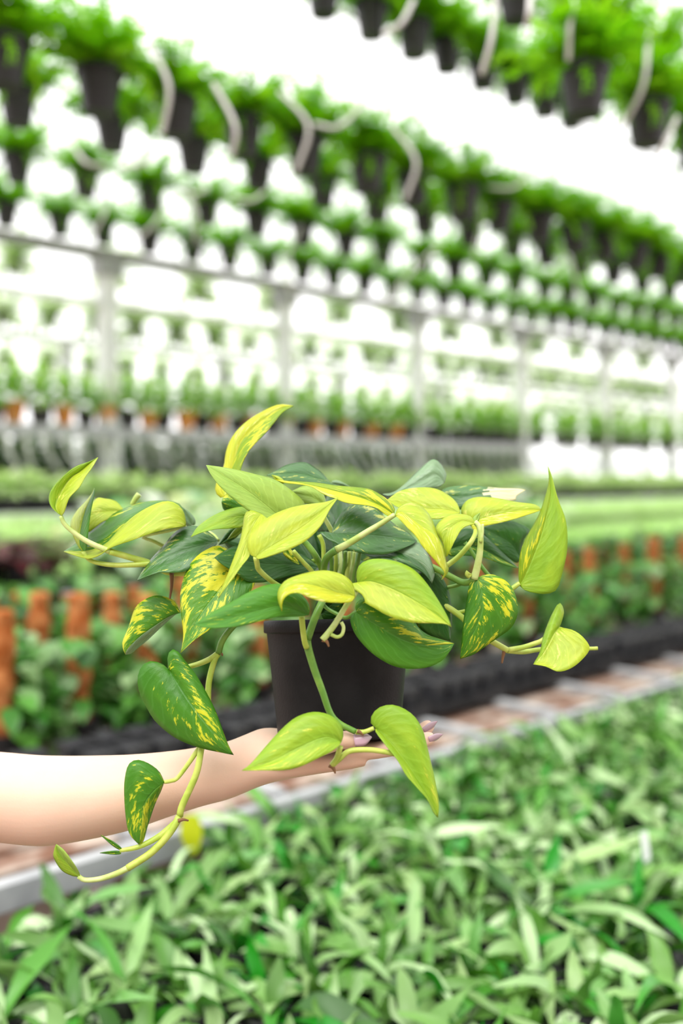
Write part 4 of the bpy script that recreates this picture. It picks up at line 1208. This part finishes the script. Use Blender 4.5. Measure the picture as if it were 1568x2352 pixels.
hang_row('farthest row beyond the rack', 12.5, 1.47, S(10, 12.5), .62, 34, 1.05, 'ferns hanging in the farthest row beyond the rack', 3.2, ferns=PFERN)

# grey irrigation hoses looping among the hanging pots
loops = [((345, 105), (388, 200), (372, 310), 3.0), ((490, 190), (540, 290), (532, 360), 3.0), ((640, 210), (708, 290), (680, 395), 3.3), ((900, 290), (955, 370), (930, 460), 3.5),
         ((950, 0), (920, 55), (880, 78), 2.9), ((1138, -10), (1128, 90), (1105, 172), 2.6), ((1218, -10), (1215, 30), (1210, 60), 2.4), ((1490, 70), (1475, 200), (1410, 320), 3.0),
         ((1320, 0), (1308, 60), (1305, 140), 2.8), ((1555, 270), (1530, 320), (1510, 360), 3.0), ((170, 340), (200, 375), (240, 380), 3.6), ((275, 385), (330, 375), (350, 340), 3.6),
         ((430, 430), (445, 470), (450, 560), 4.4), ((415, 440), (450, 445), (480, 430), 4.2), ((540, 455), (580, 460), (610, 440), 4.2), ((690, 520), (660, 600), (668, 680), 5.0),
         ((720, 285), (780, 290), (845, 225), 3.5), ((1120, 430), (1180, 430), (1220, 390), 4.4), ((1010, 560), (930, 640), (880, 700), 5.0), ((210, 545), (235, 500), (245, 470), 4.8),
         ((1100, 440), (1105, 500), (1085, 600), 5.0), ((1290, 520), (1310, 600), (1330, 680), 6.0), ((310, 550), (350, 520), (370, 490), 4.8)]
wh = ['beside the big fern pot at upper left', 'looping right of the second big fern', 'arching over the third pot of the front left row', 'curling down the middle of the front left row', 'crossing the first upper right pot',
      'hanging straight between the topmost pots', 'in front of the topmost pot', 'in front of the dark pot at upper right', 'hanging into the big upper right pot', 'at the right edge under the upper right pots',
      'dipping between pots at far left', 'rising left of the second row pots', 'hanging down past the third row at left', 'in a shallow loop at left of the third row', 'in a shallow loop below the second big fern',
      'running down to the rack beam left of the middle', 'in a shallow curve above the centre pots', 'curved across the right part of the front left row', 'slanting down to the rack beam at right of centre',
      'slanting up from the rack beam at far left', 'hanging behind the middle of the front left row', 'slanting among the right hand far pots', 'slanting up from the beam beside the second beam pot']
for (a, b, c, d), w_ in zip(loops, wh):
    pa, pb, pc = P(*a, d), P(*b, d - .03), P(*c, d)
    bm = bmesh.new()
    add_tube(bm, [pa - pb, Vector((0, 0, 0)), pc - pb], .0072, .0072, 8, 20)
    o = link_mesh('irrigation_hose', bm, M_TUBE if d < 4 else M_TUBEL)
    o.location = pb
    tag(o, 'grey irrigation hose ' + w_, 'hose', 'irrigation hoses among the hanging pots')

# far end of the greenhouse: pale frame of posts and cross rails
for i, (q, z) in enumerate([(9.3, CAMZ + 1.42), (12.7, CAMZ + 1.40), (15.5, CAMZ + .6)]):
    fr = tag(empty('bay_frame', W(10, q, 0)), ['pale cross frame of the second rack bay', 'pale cross frame of the third rack bay', 'pale low frame at the far end of the greenhouse'][i], 'frame')
    for k in range(10):
        s = 3.2 + 2.0 * k + i * .7
        bm = bmesh.new(); row_box(bm, s - .05, s + .05, q - .05, q + .05, 0, z)
        for v in bm.verts: v.co -= fr.location
        link_mesh('post', bm, M_WHITE, fr, False)
    for zz in (z, z - 1.15, z - 1.75):
        if zz < .3: continue
        bm = bmesh.new(); row_box(bm, 2.5, 24, q - .03, q + .03, zz - .04, zz + .03)
        for v in bm.verts: v.co -= fr.location
        link_mesh('cross_rail', bm, M_WHITE, fr, False)
